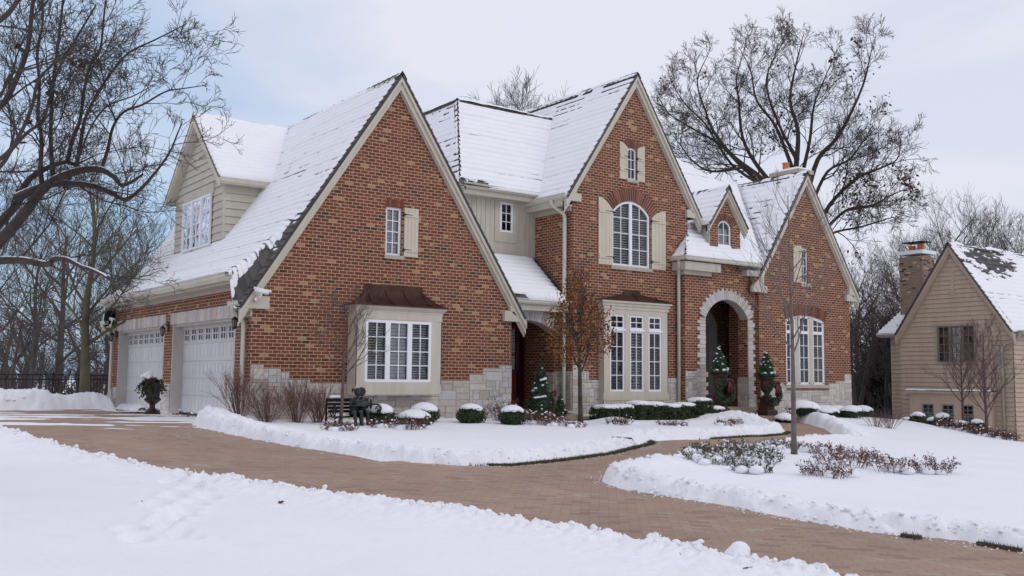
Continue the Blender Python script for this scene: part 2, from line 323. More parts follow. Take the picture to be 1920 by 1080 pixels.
# ------------------------------------------------------------------ architecture helpers
def outline(u0, u1, z0, z1, rise=0, n=10):
    if rise <= 0: return [(u0, z0), (u1, z0), (u1, z1), (u0, z1)]
    wd = (u1 - u0); Rr = (wd * wd / 4 + rise * rise) / (2 * rise); uc = (u0 + u1) / 2; zc = z1 - Rr; a = math.asin(min(1, wd / 2 / Rr))
    if rise > wd / 2 * .999: a = math.pi / 2
    return [(u0, z0), (u1, z0)] + [(uc + Rr * math.sin(a - 2 * a * i / n), zc + Rr * math.cos(a - 2 * a * i / n)) for i in range(n + 1)]
def arcz(u, u0, u1, z1, rise):
    if rise <= 0: return z1
    wd = u1 - u0; Rr = (wd * wd / 4 + rise * rise) / (2 * rise); return z1 - Rr + math.sqrt(max(0, Rr * Rr - (u - (u0 + u1) / 2) ** 2))
def window(parent, F, u0, u1, z0, z1, cols, rows, rise=0, fr=.06, mun=.022, d0=.06, blind=None, depth=.06, mat='window_white', bdir=1, name='window', bk=.30):
    mb = MB(); o_ = outline(u0, u1, z0, z1, rise); i_ = outline(u0 + fr, u1 - fr, z0 + fr, z1 - fr, rise * (u1 - u0 - 2 * fr) / (u1 - u0) if rise else 0)
    mb.ring(F, o_, i_, d0, d0 + depth)
    o2 = outline(u0 + fr * .55, u1 - fr * .55, z0 + fr * .55, z1 - fr * .55, rise * .95)
    gu0, gu1, gz0, gz1 = u0 + fr, u1 - fr, z0 + fr, z1 - fr
    if cols and rows:
        zs = z1 - fr - rise * .9 if rise else gz1
        for c in range(1, cols):
            u = gu0 + (gu1 - gu0) * c / cols; mb.box(F, u - mun / 2, u + mun / 2, d0 + .012, d0 + .045, gz0, arcz(u, gu0, gu1, gz1, rise * .9))
        for r_ in range(1, rows):
            z = gz0 + (gz1 - gz0 - rise * .35) * r_ / rows; mb.box(F, gu0, gu1, d0 + .014, d0 + .043, z - mun / 2, z + mun / 2)
    wo = mb.build(name, mat, parent)
    g = MB(); g.sheet(F, outline(u0 + fr * .5, u1 - fr * .5, z0 + fr * .5, z1 - fr * .5, rise * .95), d=d0 + .03); g.build('pane', 'glass', wo)
    k = MB(); k.box(F, u0 + .01, u1 - .01, d0 + bk, d0 + bk + .02, z0 + .01, z1 - .01, 1)  # near-black box stands in for the unlit room
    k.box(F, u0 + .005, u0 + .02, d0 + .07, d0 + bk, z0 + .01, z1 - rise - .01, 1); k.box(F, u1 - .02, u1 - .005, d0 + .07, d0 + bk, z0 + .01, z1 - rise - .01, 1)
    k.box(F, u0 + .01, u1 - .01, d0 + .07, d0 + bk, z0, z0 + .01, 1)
    lo = min(.13, bk * .72)
    if blind:
        if blind[0] == 'louvre':      # plantation shutters: tilted slats in a frame
            _, tilt, frac = blind; zz = z0 + fr + .02
            while zz < z1 - fr - .02:
                hw = .03; dz = hw * math.sin(tilt) * 1.0; dd = hw * math.cos(tilt)
                b0, b1 = gu0 + .01, gu1 - .01
                half = math.sqrt(max(.0, 1)); 
                if rise and zz > z1 - fr - rise:
                    Rr = ((u1 - u0) ** 2 / 4 + rise ** 2) / (2 * rise); q = Rr * Rr - (zz - (z1 - fr - Rr)) ** 2; hwid = math.sqrt(max(0, q)) - .03
                    b0 = max(b0, (u0 + u1) / 2 - hwid); b1 = min(b1, (u0 + u1) / 2 + hwid)
                if b1 > b0: k.add([F(b0, d0 + lo - dd, zz - dz), F(b1, d0 + lo - dd, zz - dz), F(b1, d0 + lo + dd, zz + dz), F(b0, d0 + lo + dd, zz + dz)], [(0, 1, 2, 3)], 0)
                zz += frac
        elif blind[0] == 'shade':
            k.box(F, gu0, gu1, d0 + .10, d0 + .11, z0 + fr, z1 - rise - fr if rise else z1 - fr, 0)
            zz = z0 + fr + .05
            while zz < z1 - fr - rise: k.box(F, gu0, gu1, d0 + .09, d0 + .10, zz, zz + .006, 1); zz += .085
    k.build('blind_and_dark_room', ['blind', 'dark_interior'], wo)
    return wo
def sill(parent, F, u0, u1, z1, h=.09, d0=-.05, d1=.12, mat='sill_stone'):
    mb = MB(); mb.box(F, u0, u1, d0, d1, z1 - h, z1); return mb.build('sill', mat, parent)
def shutter(parent, F, u0, u1, z0, z1, top=None, hinge='r', rails=(.14, .86)):
    """board and batten shutter; top: (z at u0, z at u1) for a curved head"""
    mb = MB(); nb = 4; zf = (lambda u: z1) if top is None else (lambda u: top[0] + (top[1] - top[0]) * ((u - u0) / (u1 - u0)) ** (2 if top[1] < top[0] else .5))
    for i in range(nb):
        a = u0 + (u1 - u0) * i / nb + .003; b = u0 + (u1 - u0) * (i + 1) / nb - .003
        mb.prism(F, [(a, z0), (b, z0), (b, zf(b)), (a, zf(a))], -.035, -.005)
    mb.box(F, u0 + .004, u1 - .004, -.006, -.002, z0 + .01, min(zf(u0), zf(u1)) - .01)
    for q in rails:
        z = z0 + (z1 - z0) * q; mb.box(F, u0 + .015, u1 - .015, -.055, -.034, z - .055, z + .055)
    so = mb.build('shutter', 'shutter_paint', parent)
    for q in rails:
        hm = MB(); z = z0 + (z1 - z0) * q; hu = u1 if hinge == 'r' else u0; sg = -1 if hinge == 'r' else 1
        hm.prism(F, [(hu - sg * .03, z + .012), (hu + sg * (u1 - u0) * .55, z + .004), (hu + sg * (u1 - u0) * .55, z - .004), (hu - sg * .03, z - .016)], -.062, -.054)
        hm.box(F, hu - sg * .03 - .012, hu - sg * .03 + .012, -.062, -.02, z - .045, z + .012); hm.build('hinge', 'black_iron', so)
    return so
def voussoirs(mb, F, u0, u1, z1, rise, t_, n, d=(-.012, .02), gap=.12, tj=0, seed=1, m=0, amax=None):
    rg = random.Random(seed); wd = u1 - u0; Rr = (wd * wd / 4 + rise * rise) / (2 * rise); uc = (u0 + u1) / 2; zc = z1 - Rr; a = math.asin(min(1, wd / 2 / Rr))
    for i in range(n):
        a0 = -a + 2 * a * (i + gap / 2) / n; a1 = -a + 2 * a * (i + 1 - gap / 2) / n; tt = t_ + (tj if i % 2 else 0) + rg.uniform(-.008, .008) if n < 100 else 0
        P = lambda r_, q: (uc + r_ * math.sin(q), zc + r_ * math.cos(q))
        mb.prism(F, [P(Rr + .002, a0), P(Rr + .002, a1), P(Rr + tt, a1), P(Rr + tt, a0)], d[0] - rg.uniform(0, .004), d[1], m, rg.random())
def arch_back(mb, F, u0, u1, z1, rise, t_, d=(-.004, .02), m=1, n=16):
    wd = u1 - u0; Rr = (wd * wd / 4 + rise * rise) / (2 * rise); uc = (u0 + u1) / 2; zc = z1 - Rr; a = math.asin(min(1, wd / 2 / Rr))
    for i in range(n):
        a0 = -a + 2 * a * i / n; a1 = -a + 2 * a * (i + 1) / n; P = lambda r_, q: (uc + r_ * math.sin(q), zc + r_ * math.cos(q))
        mb.prism(F, [P(Rr, a0), P(Rr, a1), P(Rr + t_, a1), P(Rr + t_, a0)], d[0], d[1], m)
def ashlar(parent, F, u0, u1, z0, topf, seed=1, holes=(), name='stone_base', du=.10, dz=.082, proud=.03):
    rg = random.Random(seed); nu = max(1, round((u1 - u0) / du)); du = (u1 - u0) / nu; zmax = max(topf(u0 + (i + .5) * du) for i in range(nu)); nz = math.ceil((zmax - z0) / dz)
    occ = [[(z0 + (k + .5) * dz) > topf(u0 + (i + .5) * du) or any(h[0] < u0 + (i + .5) * du < h[1] and h[2] < z0 + (k + .5) * dz < h[3] for h in holes) for i in range(nu)] for k in range(nz)]
    mb = MB()
    for k in range(nz):
        for i in range(nu):
            if occ[k][i]: continue
            wq = rg.choice((1, 2, 2, 3, 3, 4, 4, 5)); hq = rg.choice((1, 1, 2, 2, 2, 3)); 
            if wq == 1: hq = min(hq, 2)
            w_ = 1
            while w_ < wq and i + w_ < nu and not occ[k][i + w_]: w_ += 1
            h_ = 1
            while h_ < hq and k + h_ < nz and not any(occ[k + h_][i + q] for q in range(w_)): h_ += 1
            for a in range(h_):
                for b in range(w_): occ[k + a][i + b] = True
            a0, a1, b0, b1 = u0 + i * du, u0 + (i + w_) * du, z0 + k * dz, z0 + (k + h_) * dz; g = .0055; dd = -proud - rg.uniform(0, .012)
            mb.box(F, a0, a1, -proud + .010, .0, b0, b1, 1)
            c = .006; o = [(a0 + g, b0 + g), (a1 - g, b0 + g), (a1 - g, b1 - g), (a0 + g, b1 - g)]; i_ = [(a0 + g + c, b0 + g + c), (a1 - g - c, b0 + g + c), (a1 - g - c, b1 - g - c), (a0 + g + c, b1 - g - c)]
            vs = [F(u, -proud + .012, z) for u, z in o] + [F(u, dd + .006, z) for u, z in o] + [F(u, dd + rg.uniform(-.003, .003), z) for u, z in i_]
            mb.add(vs, [(q, (q + 1) % 4, 4 + (q + 1) % 4, 4 + q) for q in range(4)] + [(4 + q, 4 + (q + 1) % 4, 8 + (q + 1) % 4, 8 + q) for q in range(4)] + [(8, 9, 10, 11)], 0, rg.random())
    return mb.build(name, ['limestone', 'mortar'], parent)
def inpoly(x, y, poly):
    x = np.asarray(x); y = np.asarray(y); ins = np.zeros(x.shape, bool); n = len(poly)
    for i in range(n):
        x0, y0 = poly[i]; x1, y1 = poly[(i + 1) % n]
        if y0 == y1: continue
        c = ((y0 > y) != (y1 > y)) & (x < (x1 - x0) * (y - y0) / (y1 - y0) + x0); ins ^= c
    return ins
def roof_plane(parent, P, poly, seed=1, course=.21, thick=.035, bare=None, du=.06, ds=.035, snow=True, name='roof', slab=.05, slatew=(.16, .34), dash=.5, usplit=1):
    """P(u,s,h)->xyz (vectorised, h along the normal); poly in (u,s); s runs down the slope"""
    rg = random.Random(seed); us = [p[0] for p in poly]; ss = [p[1] for p in poly]; ua, ub, sa, sb = min(us), max(us), min(ss), max(ss)
    mb = MB(); k = 0
    def span(s):      # u extents of poly at s
        xs = []
        for i in range(len(poly)):
            (u0, s0), (u1, s1) = poly[i], poly[(i + 1) % len(poly)]
            if (s0 <= s < s1) or (s1 <= s < s0): xs.append(u0 + (u1 - u0) * (s - s0) / (s1 - s0))
        xs.sort(); return [(xs[i], xs[i + 1]) for i in range(0, len(xs) - 1, 2)]
    s = sa
    while s < sb - .02:
        e = min(s + course, sb)
        for (x0, x1) in span((s + e) / 2):
            u = x0
            while u < x1 - .01:
                w_ = min(rg.uniform(*slatew), x1 - u); 
                if x1 - u - w_ < .08: w_ = x1 - u
                j = rg.uniform(-.012, .012) if e < sb else 0; h0, h1 = .003, .024 + rg.uniform(-.005, .006); a, b = u + .003, u + w_ - .003
                T = [P(a, s - .01, h0), P(b, s - .01, h0), P(b, e + j, h1), P(a, e + j, h1), P(b, e + j, -.004), P(a, e + j, -.004), P(a, s - .01, -.004), P(b, s - .01, -.004)]
                mb.add([tuple(float(q) for q in t_) for t_ in T], [(0, 1, 2, 3), (3, 2, 4, 5), (0, 3, 5, 6), (1, 7, 4, 2)], 0, rg.random()); u += w_
        s = e
    ns_ = max(2, int((sb - sa) / .5))
    for q in range(ns_):       # deck below the slates
        s0 = sa + (sb - sa) * q / ns_; s1 = sa + (sb - sa) * (q + 1) / ns_; A = span(s0 + .001); B = span(s1 - .001)
        if A and B:
          for w_ in range(usplit):
            f0, f1 = w_ / usplit, (w_ + 1) / usplit; a0 = A[0][0] + (A[-1][1] - A[0][0]) * f0; a1 = A[0][0] + (A[-1][1] - A[0][0]) * f1; b0 = B[0][0] + (B[-1][1] - B[0][0]) * f0; b1 = B[0][0] + (B[-1][1] - B[0][0]) * f1
            v = [P(a0, s0, -.003), P(a1, s0, -.003), P(b1, s1, -.003), P(b0, s1, -.003)]; v += [P(a0, s0, -slab), P(a1, s0, -slab), P(b1, s1, -slab), P(b0, s1, -slab)]
            mb.add([tuple(float(c) for c in t_) for t_ in v], [(0, 1, 2, 3), (7, 6, 5, 4), (0, 3, 7, 4), (1, 2, 6, 5), (3, 2, 6, 7), (0, 1, 5, 4)], 0, .1)
    ro = mb.build(name, 'slate', parent)
    if snow:
        nu = int((ub - ua) / du) + 2; nS = int((sb - sa) / ds) + 2; U, S = np.meshgrid(np.linspace(ua, ub, nu), np.linspace(sa, sb + .02, nS), indexing='ij')
        fr = ((S - sa) / course) % 1; saw = .003 + .021 * fr
        t_ = thick * (.55 + .9 * fbm(U * .7, S * .7, 4, seed)) + .012 * (fbm(U * 6, S * 6, 3, seed + 9) - .5)
        saw = saw + .5 * thick * (fr - .5) * .8
        lineg = sst(.80, .97, fr) + sst(.12, .0, fr) * .8
        t_ = t_ - lineg * (thick * .33 + .030 * dash * sst(.50, .80, fbm(U * 1.6, S * 2.6, 4, seed + 3)) * 2 * sst(.3, .62, fbm(U * 3.5, S * 1.5, 3, seed + 6)))
        if bare is not None: t_ = t_ - bare(U, S, fr)
        h = saw + t_; h = np.where(t_ < -.004, -.02, h)
        edge = np.minimum(np.minimum(U - ua, ub - U) / .08, 1); h = h * np.clip(edge, .0, 1) ** .5
        h = h * np.clip((sb + .02 - S) / .05, 0, 1) ** .4
        Pn = np.stack(np.broadcast_arrays(*P(U, S, h)), -1); cu = (U[:-1, :-1] + U[1:, 1:]) / 2; cs = (S[:-1, :-1] + S[1:, 1:]) / 2
        mk = inpoly(cu, np.minimum(cs, sb - .001), poly) & (np.maximum(np.maximum(h[:-1, :-1], h[1:, 1:]), np.maximum(h[1:, :-1], h[:-1, 1:])) > -.015)
        gridmesh('snow', Pn, mk, 'roof_snow', ro)
    return ro
def plane_roof(O, ud, sd_):
    O = np.array(O, float); ud = np.array(ud, float); ud /= np.linalg.norm(ud); sd_ = np.array(sd_, float); sd_ /= np.linalg.norm(sd_); nn = np.cross(ud, sd_); nn = nn if nn[2] > 0 else -nn
    return lambda u, s, h: tuple(O[i] + ud[i] * u + sd_[i] * s + nn[i] * h for i in range(3))
def gutter(parent, pts, name='gutter', size=.12):
    """K-style gutter along a polyline (outer lip line at top); pts xyz, given outward direction (ox,oy) per gutter"""
    (a, b, o_) = pts; a = Vector(a); b = Vector(b); o_ = Vector((o_[0], o_[1], 0)).normalized(); mb = MB()
    prof = [(0, 0), (0, -.012), (-.018, -.03), (-.022, -.075), (-.05, -.115), (-.13, -.115), (-.13, .0), (-.12, .0), (-.12, -.10), (-.04, -.10), (-.012, -.02), (-.012, 0)]
    n = len(prof); vs = []
    for p in (a, b):
        for (x, z) in prof: q = p + o_ * x * size / .12 + Vector((0, 0, z * size / .12)); vs.append(tuple(q))
    mb.add(vs, [(i, (i + 1) % n, n + (i + 1) % n, n + i) for i in range(n)] + [tuple(range(n)), tuple(range(2 * n - 1, n - 1, -1))])
    return mb.build(name, 'gutter_paint', parent)
def downspout(parent, pts, r=.055):
    P = [Vector(p) for p in pts]; Q = [P[0]]
    for i in range(1, len(P) - 1):      # round the elbows
        a = P[i] + (P[i - 1] - P[i]).normalized() * min(.12, (P[i - 1] - P[i]).length / 2); b = P[i] + (P[i + 1] - P[i]).normalized() * min(.12, (P[i + 1] - P[i]).length / 2)
        for t_ in (0, .33, .66, 1): Q.append(a.lerp(P[i], t_).lerp(P[i].lerp(b, t_), t_))
    Q.append(P[-1]); mb = MB(); mb.tube(Q, r, 10); return mb.build('downspout', 'gutter_paint', parent, smooth=True)
# ------------------------------------------------------------------ the brick house (one thing, many parts)
H = empty('brick_house', (0, 0, 0), 'red brick house with steep snow covered gables, cream trim and a two door garage wing', 'house')
F0 = front(0.0); G = left(0.0); FC = front(.35); FP = front(.05); FR = front(-.10)
def bw(name, fn, mat='brick', parent=H, mats=None):
    mb = MB(); fn(mb); return mb.build(name, mats or mat, parent, uv=True)
# brick walls
hw = outline(3.38, 3.83, 4.06, 5.28)
bw('brick_wall', lambda m: m.sheet(F0, [(0, -.4), (7.28, -.4), (7.28, 3.12), (3.67, 8.60), (0, 3.12)], [hw], reveal=.14))
gd1, gd2 = (1.0, 5.70), (6.46, 11.16); DZ = 2.40
bw('brick_wall', lambda m: m.sheet(G, [(0, -.4), (1.0, -.4), (1.0, DZ), (5.7, DZ), (5.7, -.4), (6.46, -.4), (6.46, DZ), (11.16, DZ), (11.16, -.4), (11.83, -.4), (11.83, 3.12), (11.3, 3.30), (.6, 3.30), (0, 3.12)]))
bw('brick_wall', lambda m: m.sheet(front(11.83), [(0, -.4), (7.28, -.4), (7.28, 3.12), (3.67, 8.60), (0, 3.12)]))
bw('brick_wall', lambda m: m.sheet(right(7.28), [(0, -.4), (3.0, -.4), (3.0, 3.2), (0, 3.12)]))
aw = outline(11.22, 12.77, 4.42, 6.43, .39, 16); sw = outline(11.85, 12.21, 7.10, 8.09, .07, 8)
bw('brick_wall', lambda m: m.sheet(FC, [(9.69, -.4), (14.42, -.4), (14.42, 6.86), (12.12, 10.31), (9.69, 6.67)], [aw, sw], reveal=.12))
bw('brick_wall', lambda m: m.sheet(left(9.69), [(.35, -.4), (4, -.4), (4, 6.6), (.35, 6.6)]))
bw('brick_wall', lambda m: m.sheet(right(14.42), [(.35, 3), (6, 3), (6, 6.9), (.35, 6.9)]))
e2 = outline(14.86, 16.86, -.5, 3.62, .62, 18)
bw('brick_wall', lambda m: (m.sheet(FP, [(13.97, -.5), (14.86, -.5)] + e2[2:][::-1][0:0] + [(14.86, -.5)] + [p for p in e2[2:]][::-1] + [(16.86, -.5), (17.28, -.5), (17.28, 4.62), (13.97, 4.62)]),
                           m.sheet(left(13.97), [(.05, -.5), (.35, -.5), (.35, 4.62), (.05, 4.62)])))
w3 = outline(18.63, 20.72, .90, 3.27, .17, 16); w4 = outline(19.50, 19.86, 4.38, 5.60)
bw('brick_wall', lambda m: (m.sheet(FR, [(17.28, -.6), (22.17, -.6), (22.17, 4.55), (19.73, 8.10), (17.28, 4.55)], [w3, w4], reveal=.12),
                           m.sheet(left(17.28), [(-.10, -.6), (1.2, -.6), (1.2, 4.6), (-.10, 4.6)]), m.sheet(right(22.17), [(-.1, -.6), (10, -.6), (10, 4.6), (-.1, 4.6)])))
# entry recess between garage and centre
e1 = outline(7.46, 9.45, -.5, 2.70, .36, 16)
bw('brick_wall', lambda m: (m.sheet(front(.85), [(7.28, -.5), (7.46, -.5)] + [p for p in e1[2:]][::-1] + [(9.45, -.5), (9.69, -.5), (9.69, 3.05), (7.28, 3.05)]),
                           m.sheet(left(9.45), [(.85, -.5), (2.35, -.5), (2.35, 3.2), (.85, 3.2)]), m.sheet(front(2.35), [(7.28, -.5), (8.35, -.5), (8.35, 3.3), (7.28, 3.3)]), m.box(ident, 7.28, 9.69, .86, 2.34, 2.98, 3.0)), name if False else 'brick')
# porch recess, shaped deep and wide so that its inside turns dark
bw('brick_wall', lambda m: (m.sheet(left(16.86), [(.05, -.5), (.43, -.5), (.43, 4.2), (.05, 4.2)]), m.sheet(right(14.86), [(.05, -.5), (.43, -.5), (.43, 4.2), (.05, 4.2)]), m.sheet(front(.43), [(16.86, -.5), (19.1, -.5), (19.1, 4), (16.86, 4)]), m.sheet(front(.43), [(14.4, -.5), (14.86, -.5), (14.86, 4), (14.4, 4)]),
                           m.sheet(left(19.1), [(.43, -.5), (2.4, -.5), (2.4, 4.2), (.43, 4.2)]), m.sheet(right(14.4), [(.43, -.5), (2.4, -.5), (2.4, 4.2), (.43, 4.2)]),
                           m.sheet(front(2.4), [(17.5, -.5), (19.1, -.5), (19.1, 4.2), (14.4, 4.2), (14.4, -.5), (16.2, -.5), (16.2, 3.3), (17.5, 3.3)]), m.box(ident, 14.3, 19.2, .06, 2.5, 3.74, 3.8)))
# stone bases stepping up to the corners
def tp(steps): return lambda u: next(z for a, z in steps if u < a)
ashlar(H, F0, 0, 7.28, -.35, tp([(.28, 1.30), (.72, 1.22), (.98, 1.14), (1.5, 1.0), (2.2, .90), (4.82, .84), (5.3, .95), (5.9, 1.0), (6.3, 1.1), (6.85, 1.26), (9, 1.34)]), 3, du=.104)
ashlar(H, left(-.001), .0, 1.0, -.1, tp([(.45, .88), (9, .72)]), 5, dz=.09)
ashlar(H, left(-.001), 5.70, 6.46, -.1, lambda u: .78, 6, dz=.09)
ashlar(H, left(-.001), 11.16, 11.83, -.1, lambda u: .66, 7, dz=.09)
ashlar(H, FC, 9.69, 10.72, -.3, tp([(10.1, 1.42), (10.35, 1.22), (20, 1.02)]), 8)
ashlar(H, FC, 13.3, 14.0, -.3, tp([(13.55, .95), (20, 1.06)]), 9)
ashlar(H, left(9.688), .35, .85, -.3, lambda u: 1.24, 10)
ashlar(H, front(.85), 9.45, 9.69, -.3, lambda u: 1.24, 11)
ashlar(H, left(9.449), .85, 1.20, -.1, lambda u: 1.24, 12)
ashlar(H, FP, 13.97, 14.66, -.5, tp([(14.42, 1.28), (20, 1.38)]), 13)
ashlar(H, FP, 17.05, 17.28, -.5, lambda u: .55, 14)
ashlar(H, FR, 17.29, 22.17, -.6, tp([(18.5, .93), (18.6, .86), (20.9, .80), (21.3, .93), (21.75, 1.08), (23, 1.30)]), 15, holes=[(18.58, 20.92, .70, .9)])
ashlar(H, left(16.859), .06, .46, -.1, lambda u: 1.15, 16)
# stone jambs and arches of both entries
def quoin(F, u0, u1, z0, z1, side, seed):
    rg = random.Random(seed); mb = MB(); z = z0; k = 0
    while z < z1 - .02:
        h = min(rg.choice((.10, .13, .13, .16)), z1 - z); wl = (.10 if k % 2 else 0) + rg.uniform(-.01, .01); a, b = (u0 - wl, u1) if side < 0 else (u0, u1 + wl)
        mb.box(F, a, b, -.035 - rg.uniform(0, .01), .30, z + .005, z + h - .005, 0, rg.random()); mb.box(F, a + .01, b - .004 if side < 0 else b - .01, -.012, .292, z, z + h, 1); z += h; k += 1
    mb.build('stone_jamb', ['limestone', 'mortar'], H)
quoin(FP, 14.60, 14.855, 1.38, 3.0, -1, 1); quoin(FP, 14.62, 14.853, -.3, 1.38, 0, 2); quoin(FP, 16.862, 17.10, -.3, 3.0, 1, 3)
mb = MB(); voussoirs(mb, FP, 14.855, 16.865, 3.62, .62, .29, 31, d=(-.045, .30), tj=.07, seed=4); arch_back(mb, FP, 14.855, 16.865, 3.62, .62, .28, d=(-.015, .29)); mb.build('stone_arch', ['limestone', 'mortar'], H)
mb = MB(); voussoirs(mb, front(.85), 7.40, 9.50, 2.68, .36, .33, 27, d=(-.04, .34), tj=0, seed=5); arch_back(mb, front(.85), 7.4, 9.5, 2.68, .36, .32, d=(-.012, .33)); mb.build('stone_arch', ['limestone', 'mortar'], H)
# garage lintels (upright stones)
for (a, b) in ((.78, 5.84), (6.3, 11.34)):
    mb = MB(); rg = random.Random(int(a * 10)); y = a
    while y < b - .02:
        w_ = min(rg.choice((.08, .11, .16, .24)), b - y); mb.box(left(0), y + .004, y + w_ - .004, -.03 - rg.uniform(0, .01), .35, DZ, 2.71 + rg.uniform(-.004, .004), 0, rg.random()); y += w_
    mb.box(left(0), a, b, -.018, .34, DZ + .004, 2.70, 1); mb.build('stone_lintel', ['limestone', 'mortar'], H)
# garage doors
for (a, b) in (gd1, gd2):
    mb = MB(); X = .28; Lf = left(X)
    mb.box(Lf, a, b, 0, .05, .03, DZ, 0); W = (b - a - .24) / 8; y0 = a + .12
    for k in range(5):
        z0 = .05 + k * .455; z1 = z0 + .445
        for q in range(8):
            u0 = y0 + q * W + .04; u1 = y0 + (q + 1) * W - .04
            if k < 4:      # raised twin panels
                for h_ in (0, 1):
                    uu0 = u0 + h_ * (u1 - u0 + .02) / 2; uu1 = uu0 + (u1 - u0) / 2 - .01
                    mb.box(Lf, uu0, uu1, -.005, 0, z0 + .07, z1 - .05, 0); mb.box(Lf, uu0 + .03, uu1 - .03, -.009, -.005, z0 + .10, z1 - .08, 0)
            else:
                uc = (u0 + u1) / 2; wz0, wz1 = z0 + .09, z1 - .06; hwid = .165
                mb.ring(Lf, outline(uc - hwid - .03, uc + hwid + .03, wz0 - .03, wz1 + .03), outline(uc - hwid, uc + hwid, wz0, wz1), -.03, 0)
                mb.box(Lf, uc - .015, uc + .015, -.026, 0, wz0, wz1); zc = (wz0 + wz1) / 2; mb.box(Lf, uc - hwid, uc + hwid, -.025, 0, zc - .015, zc + .015)
        mb.box(Lf, a, b, -.010, .0, z1 - .004, z1 + .010, 1)
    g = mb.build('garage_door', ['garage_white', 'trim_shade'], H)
    for q in range(8):
        p = MB(); uc = y0 + (q + .5) * W; z0 = .05 + 4 * .455; p.sheet(Lf, outline(uc - .165, uc + .165, z0 + .09, z0 + .385), d=-.008); po = p.build('window_pane', 'glass_dark', g)
    mb = MB()      # white frame reveal and bottom seal
    mb.box(left(0), a, a + .1, .0, .28, 0, DZ); mb.box(left(0), b - .06, b, -.01, .28, 0, DZ); mb.box(left(0), a, b, .05, .28, DZ - .06, DZ); mb.box(left(0), a + .1, b - .06, .22, .28, DZ - .16, DZ - .06)
    mb.build('door_frame', 'trim_w', g)
    mb = MB(); mb.box(left(0), a + .1, b - .06, .24, .33, -.02, .035); mb.build('door_seal', 'black_iron', g)
# windows of the garage gable
window(H, F0, 3.38, 3.83, 4.06, 5.28, 2, 4, d0=.05, blind=('shade',)); sill(H, F0, 3.34, 3.90, 4.06)
shutter(H, F0, 3.89, 4.30, 4.06, 5.30, hinge='l')
mb = MB()
for i in range(9): u = 3.34 + i * .06; mb.box(F0, u + .004, u + .056, -.006, .02, 5.285, 5.47, 0, random.Random(i).random())
mb.build('soldier_course', 'soldier_brick', H)
# garage box bay
B = MB(); yf = -.45; Fb = front(yf); a, b = 2.41, 4.79
B.sheet(Fb, [(a, .62), (b, .62), (b, 2.62), (a, 2.62)], [outline(2.655, 3.262, .92, 2.41), outline(3.262, 3.872, .92, 2.41), outline(3.872, 4.48, .92, 2.41)][:0] + [outline(2.655, 4.48, .92, 2.41)], reveal=.05)
B.box(ident, a, a + .02, yf, 0, .62, 2.62); B.box(ident, b - .02, b, yf, 0, .62, 2.62); B.box(ident, a, b, yf, 0, .60, .622)
B.box(Fb, a - .01, b + .01, -.018, .0, .62, .86); B.box(ident, a - .012, a, yf - .018, 0, .62, .86); B.box(ident, b, b + .012, yf - .018, 0, .62, .86)
for k, (e, z0, z1) in enumerate(((.02, 2.60, 2.66), (.05, 2.66, 2.70), (.09, 2.70, 2.75))): B.box(ident, a - e, b + e, yf - e, 0, z0, z1)
B.box(Fb, a + .001, b - .001, -.012, 0, 2.43, 2.60)
bay = B.build('bay_window', 'trim', H)
for i in range(3): u0 = 2.655 + i * .6083; window(bay, Fb, u0, u0 + .6083, .92, 2.41, 2, 4, d0=.0, depth=.05, fr=.065, blind=('shade',) if i == 1 else ('louvre', .75, .062))
def copper_roof(parent, a, b, yf, zt, za, zb, top, sweep, ov=.16, nrib=4, low=False):
    """hipped, concave standing seam roof against the wall at Y=yw"""
    yw = top[2]; K = 10; mb = MB(); prof = [(t_ / K, (1 - (1 - t_ / K) ** sweep)) for t_ in range(K + 1)]
    rows = []
    for t_, _ in prof:      # t 0 eave .. 1 top ; height curve concave
        hh = t_ ** sweep; z = zb + (zt - zb) * hh; f = t_; L_ = (a - ov) + (top[0] - (a - ov)) * f; R_ = (b + ov) + (top[1] - (b + ov)) * f; y = (yf - ov) + (yw - (yf - ov)) * f
        rows.append((L_, R_, y, z))
    for i in range(K):
        (L0, R0, y0, z0), (L1, R1, y1, z1) = rows[i], rows[i + 1]
        mb.add([(L0, y0, z0), (R0, y0, z0), (R1, y1, z1), (L1, y1, z1), (L0, yw, z0), (L1, yw, z1), (R0, yw, z0), (R1, yw, z1)], [(0, 1, 2, 3), (4, 0, 3, 5), (1, 6, 7, 2)])
    L0, R0, y0, z0 = rows[0]; mb.add([(L0, y0, z0), (R0, y0, z0), (R0, y0, z0 - .03), (L0, y0, z0 - .03), (L0, yw, z0), (L0, yw, z0 - .03), (R0, yw, z0), (R0, yw, z0 - .03)], [(0, 1, 2, 3), (4, 0, 3, 5), (1, 6, 7, 2), (3, 2, 7, 5)])
    mb.tube([(r_[0], r_[2], r_[3] + .006) for r_ in rows], .011, 6); mb.tube([(r_[1], r_[2], r_[3] + .006) for r_ in rows], .011, 6)
    for q in range(nrib):
        f = (q + .55) / nrib if not low else .5; pts = []
        for (L_, R_, y, z) in rows:
            u = top[0] + (top[1] - top[0]) * (q / (nrib - 1) if nrib > 1 else .5); ub = u
            pts.append((ub, y, z + .008))
        mb.tube(pts, .011, 6)
    # apron flashing on the wall
    mb.box(ident, top[0] - .05, top[1] + .05, yw - .02, yw - .002, zt - .02, zt + .11)
    st = MB()
    return mb.build('copper_roof', 'copper', parent)
copper_roof(bay, 2.45, 4.75, -.42, 3.20, 0, 2.78, (2.86, 4.42, 0), 1.75, nrib=4)
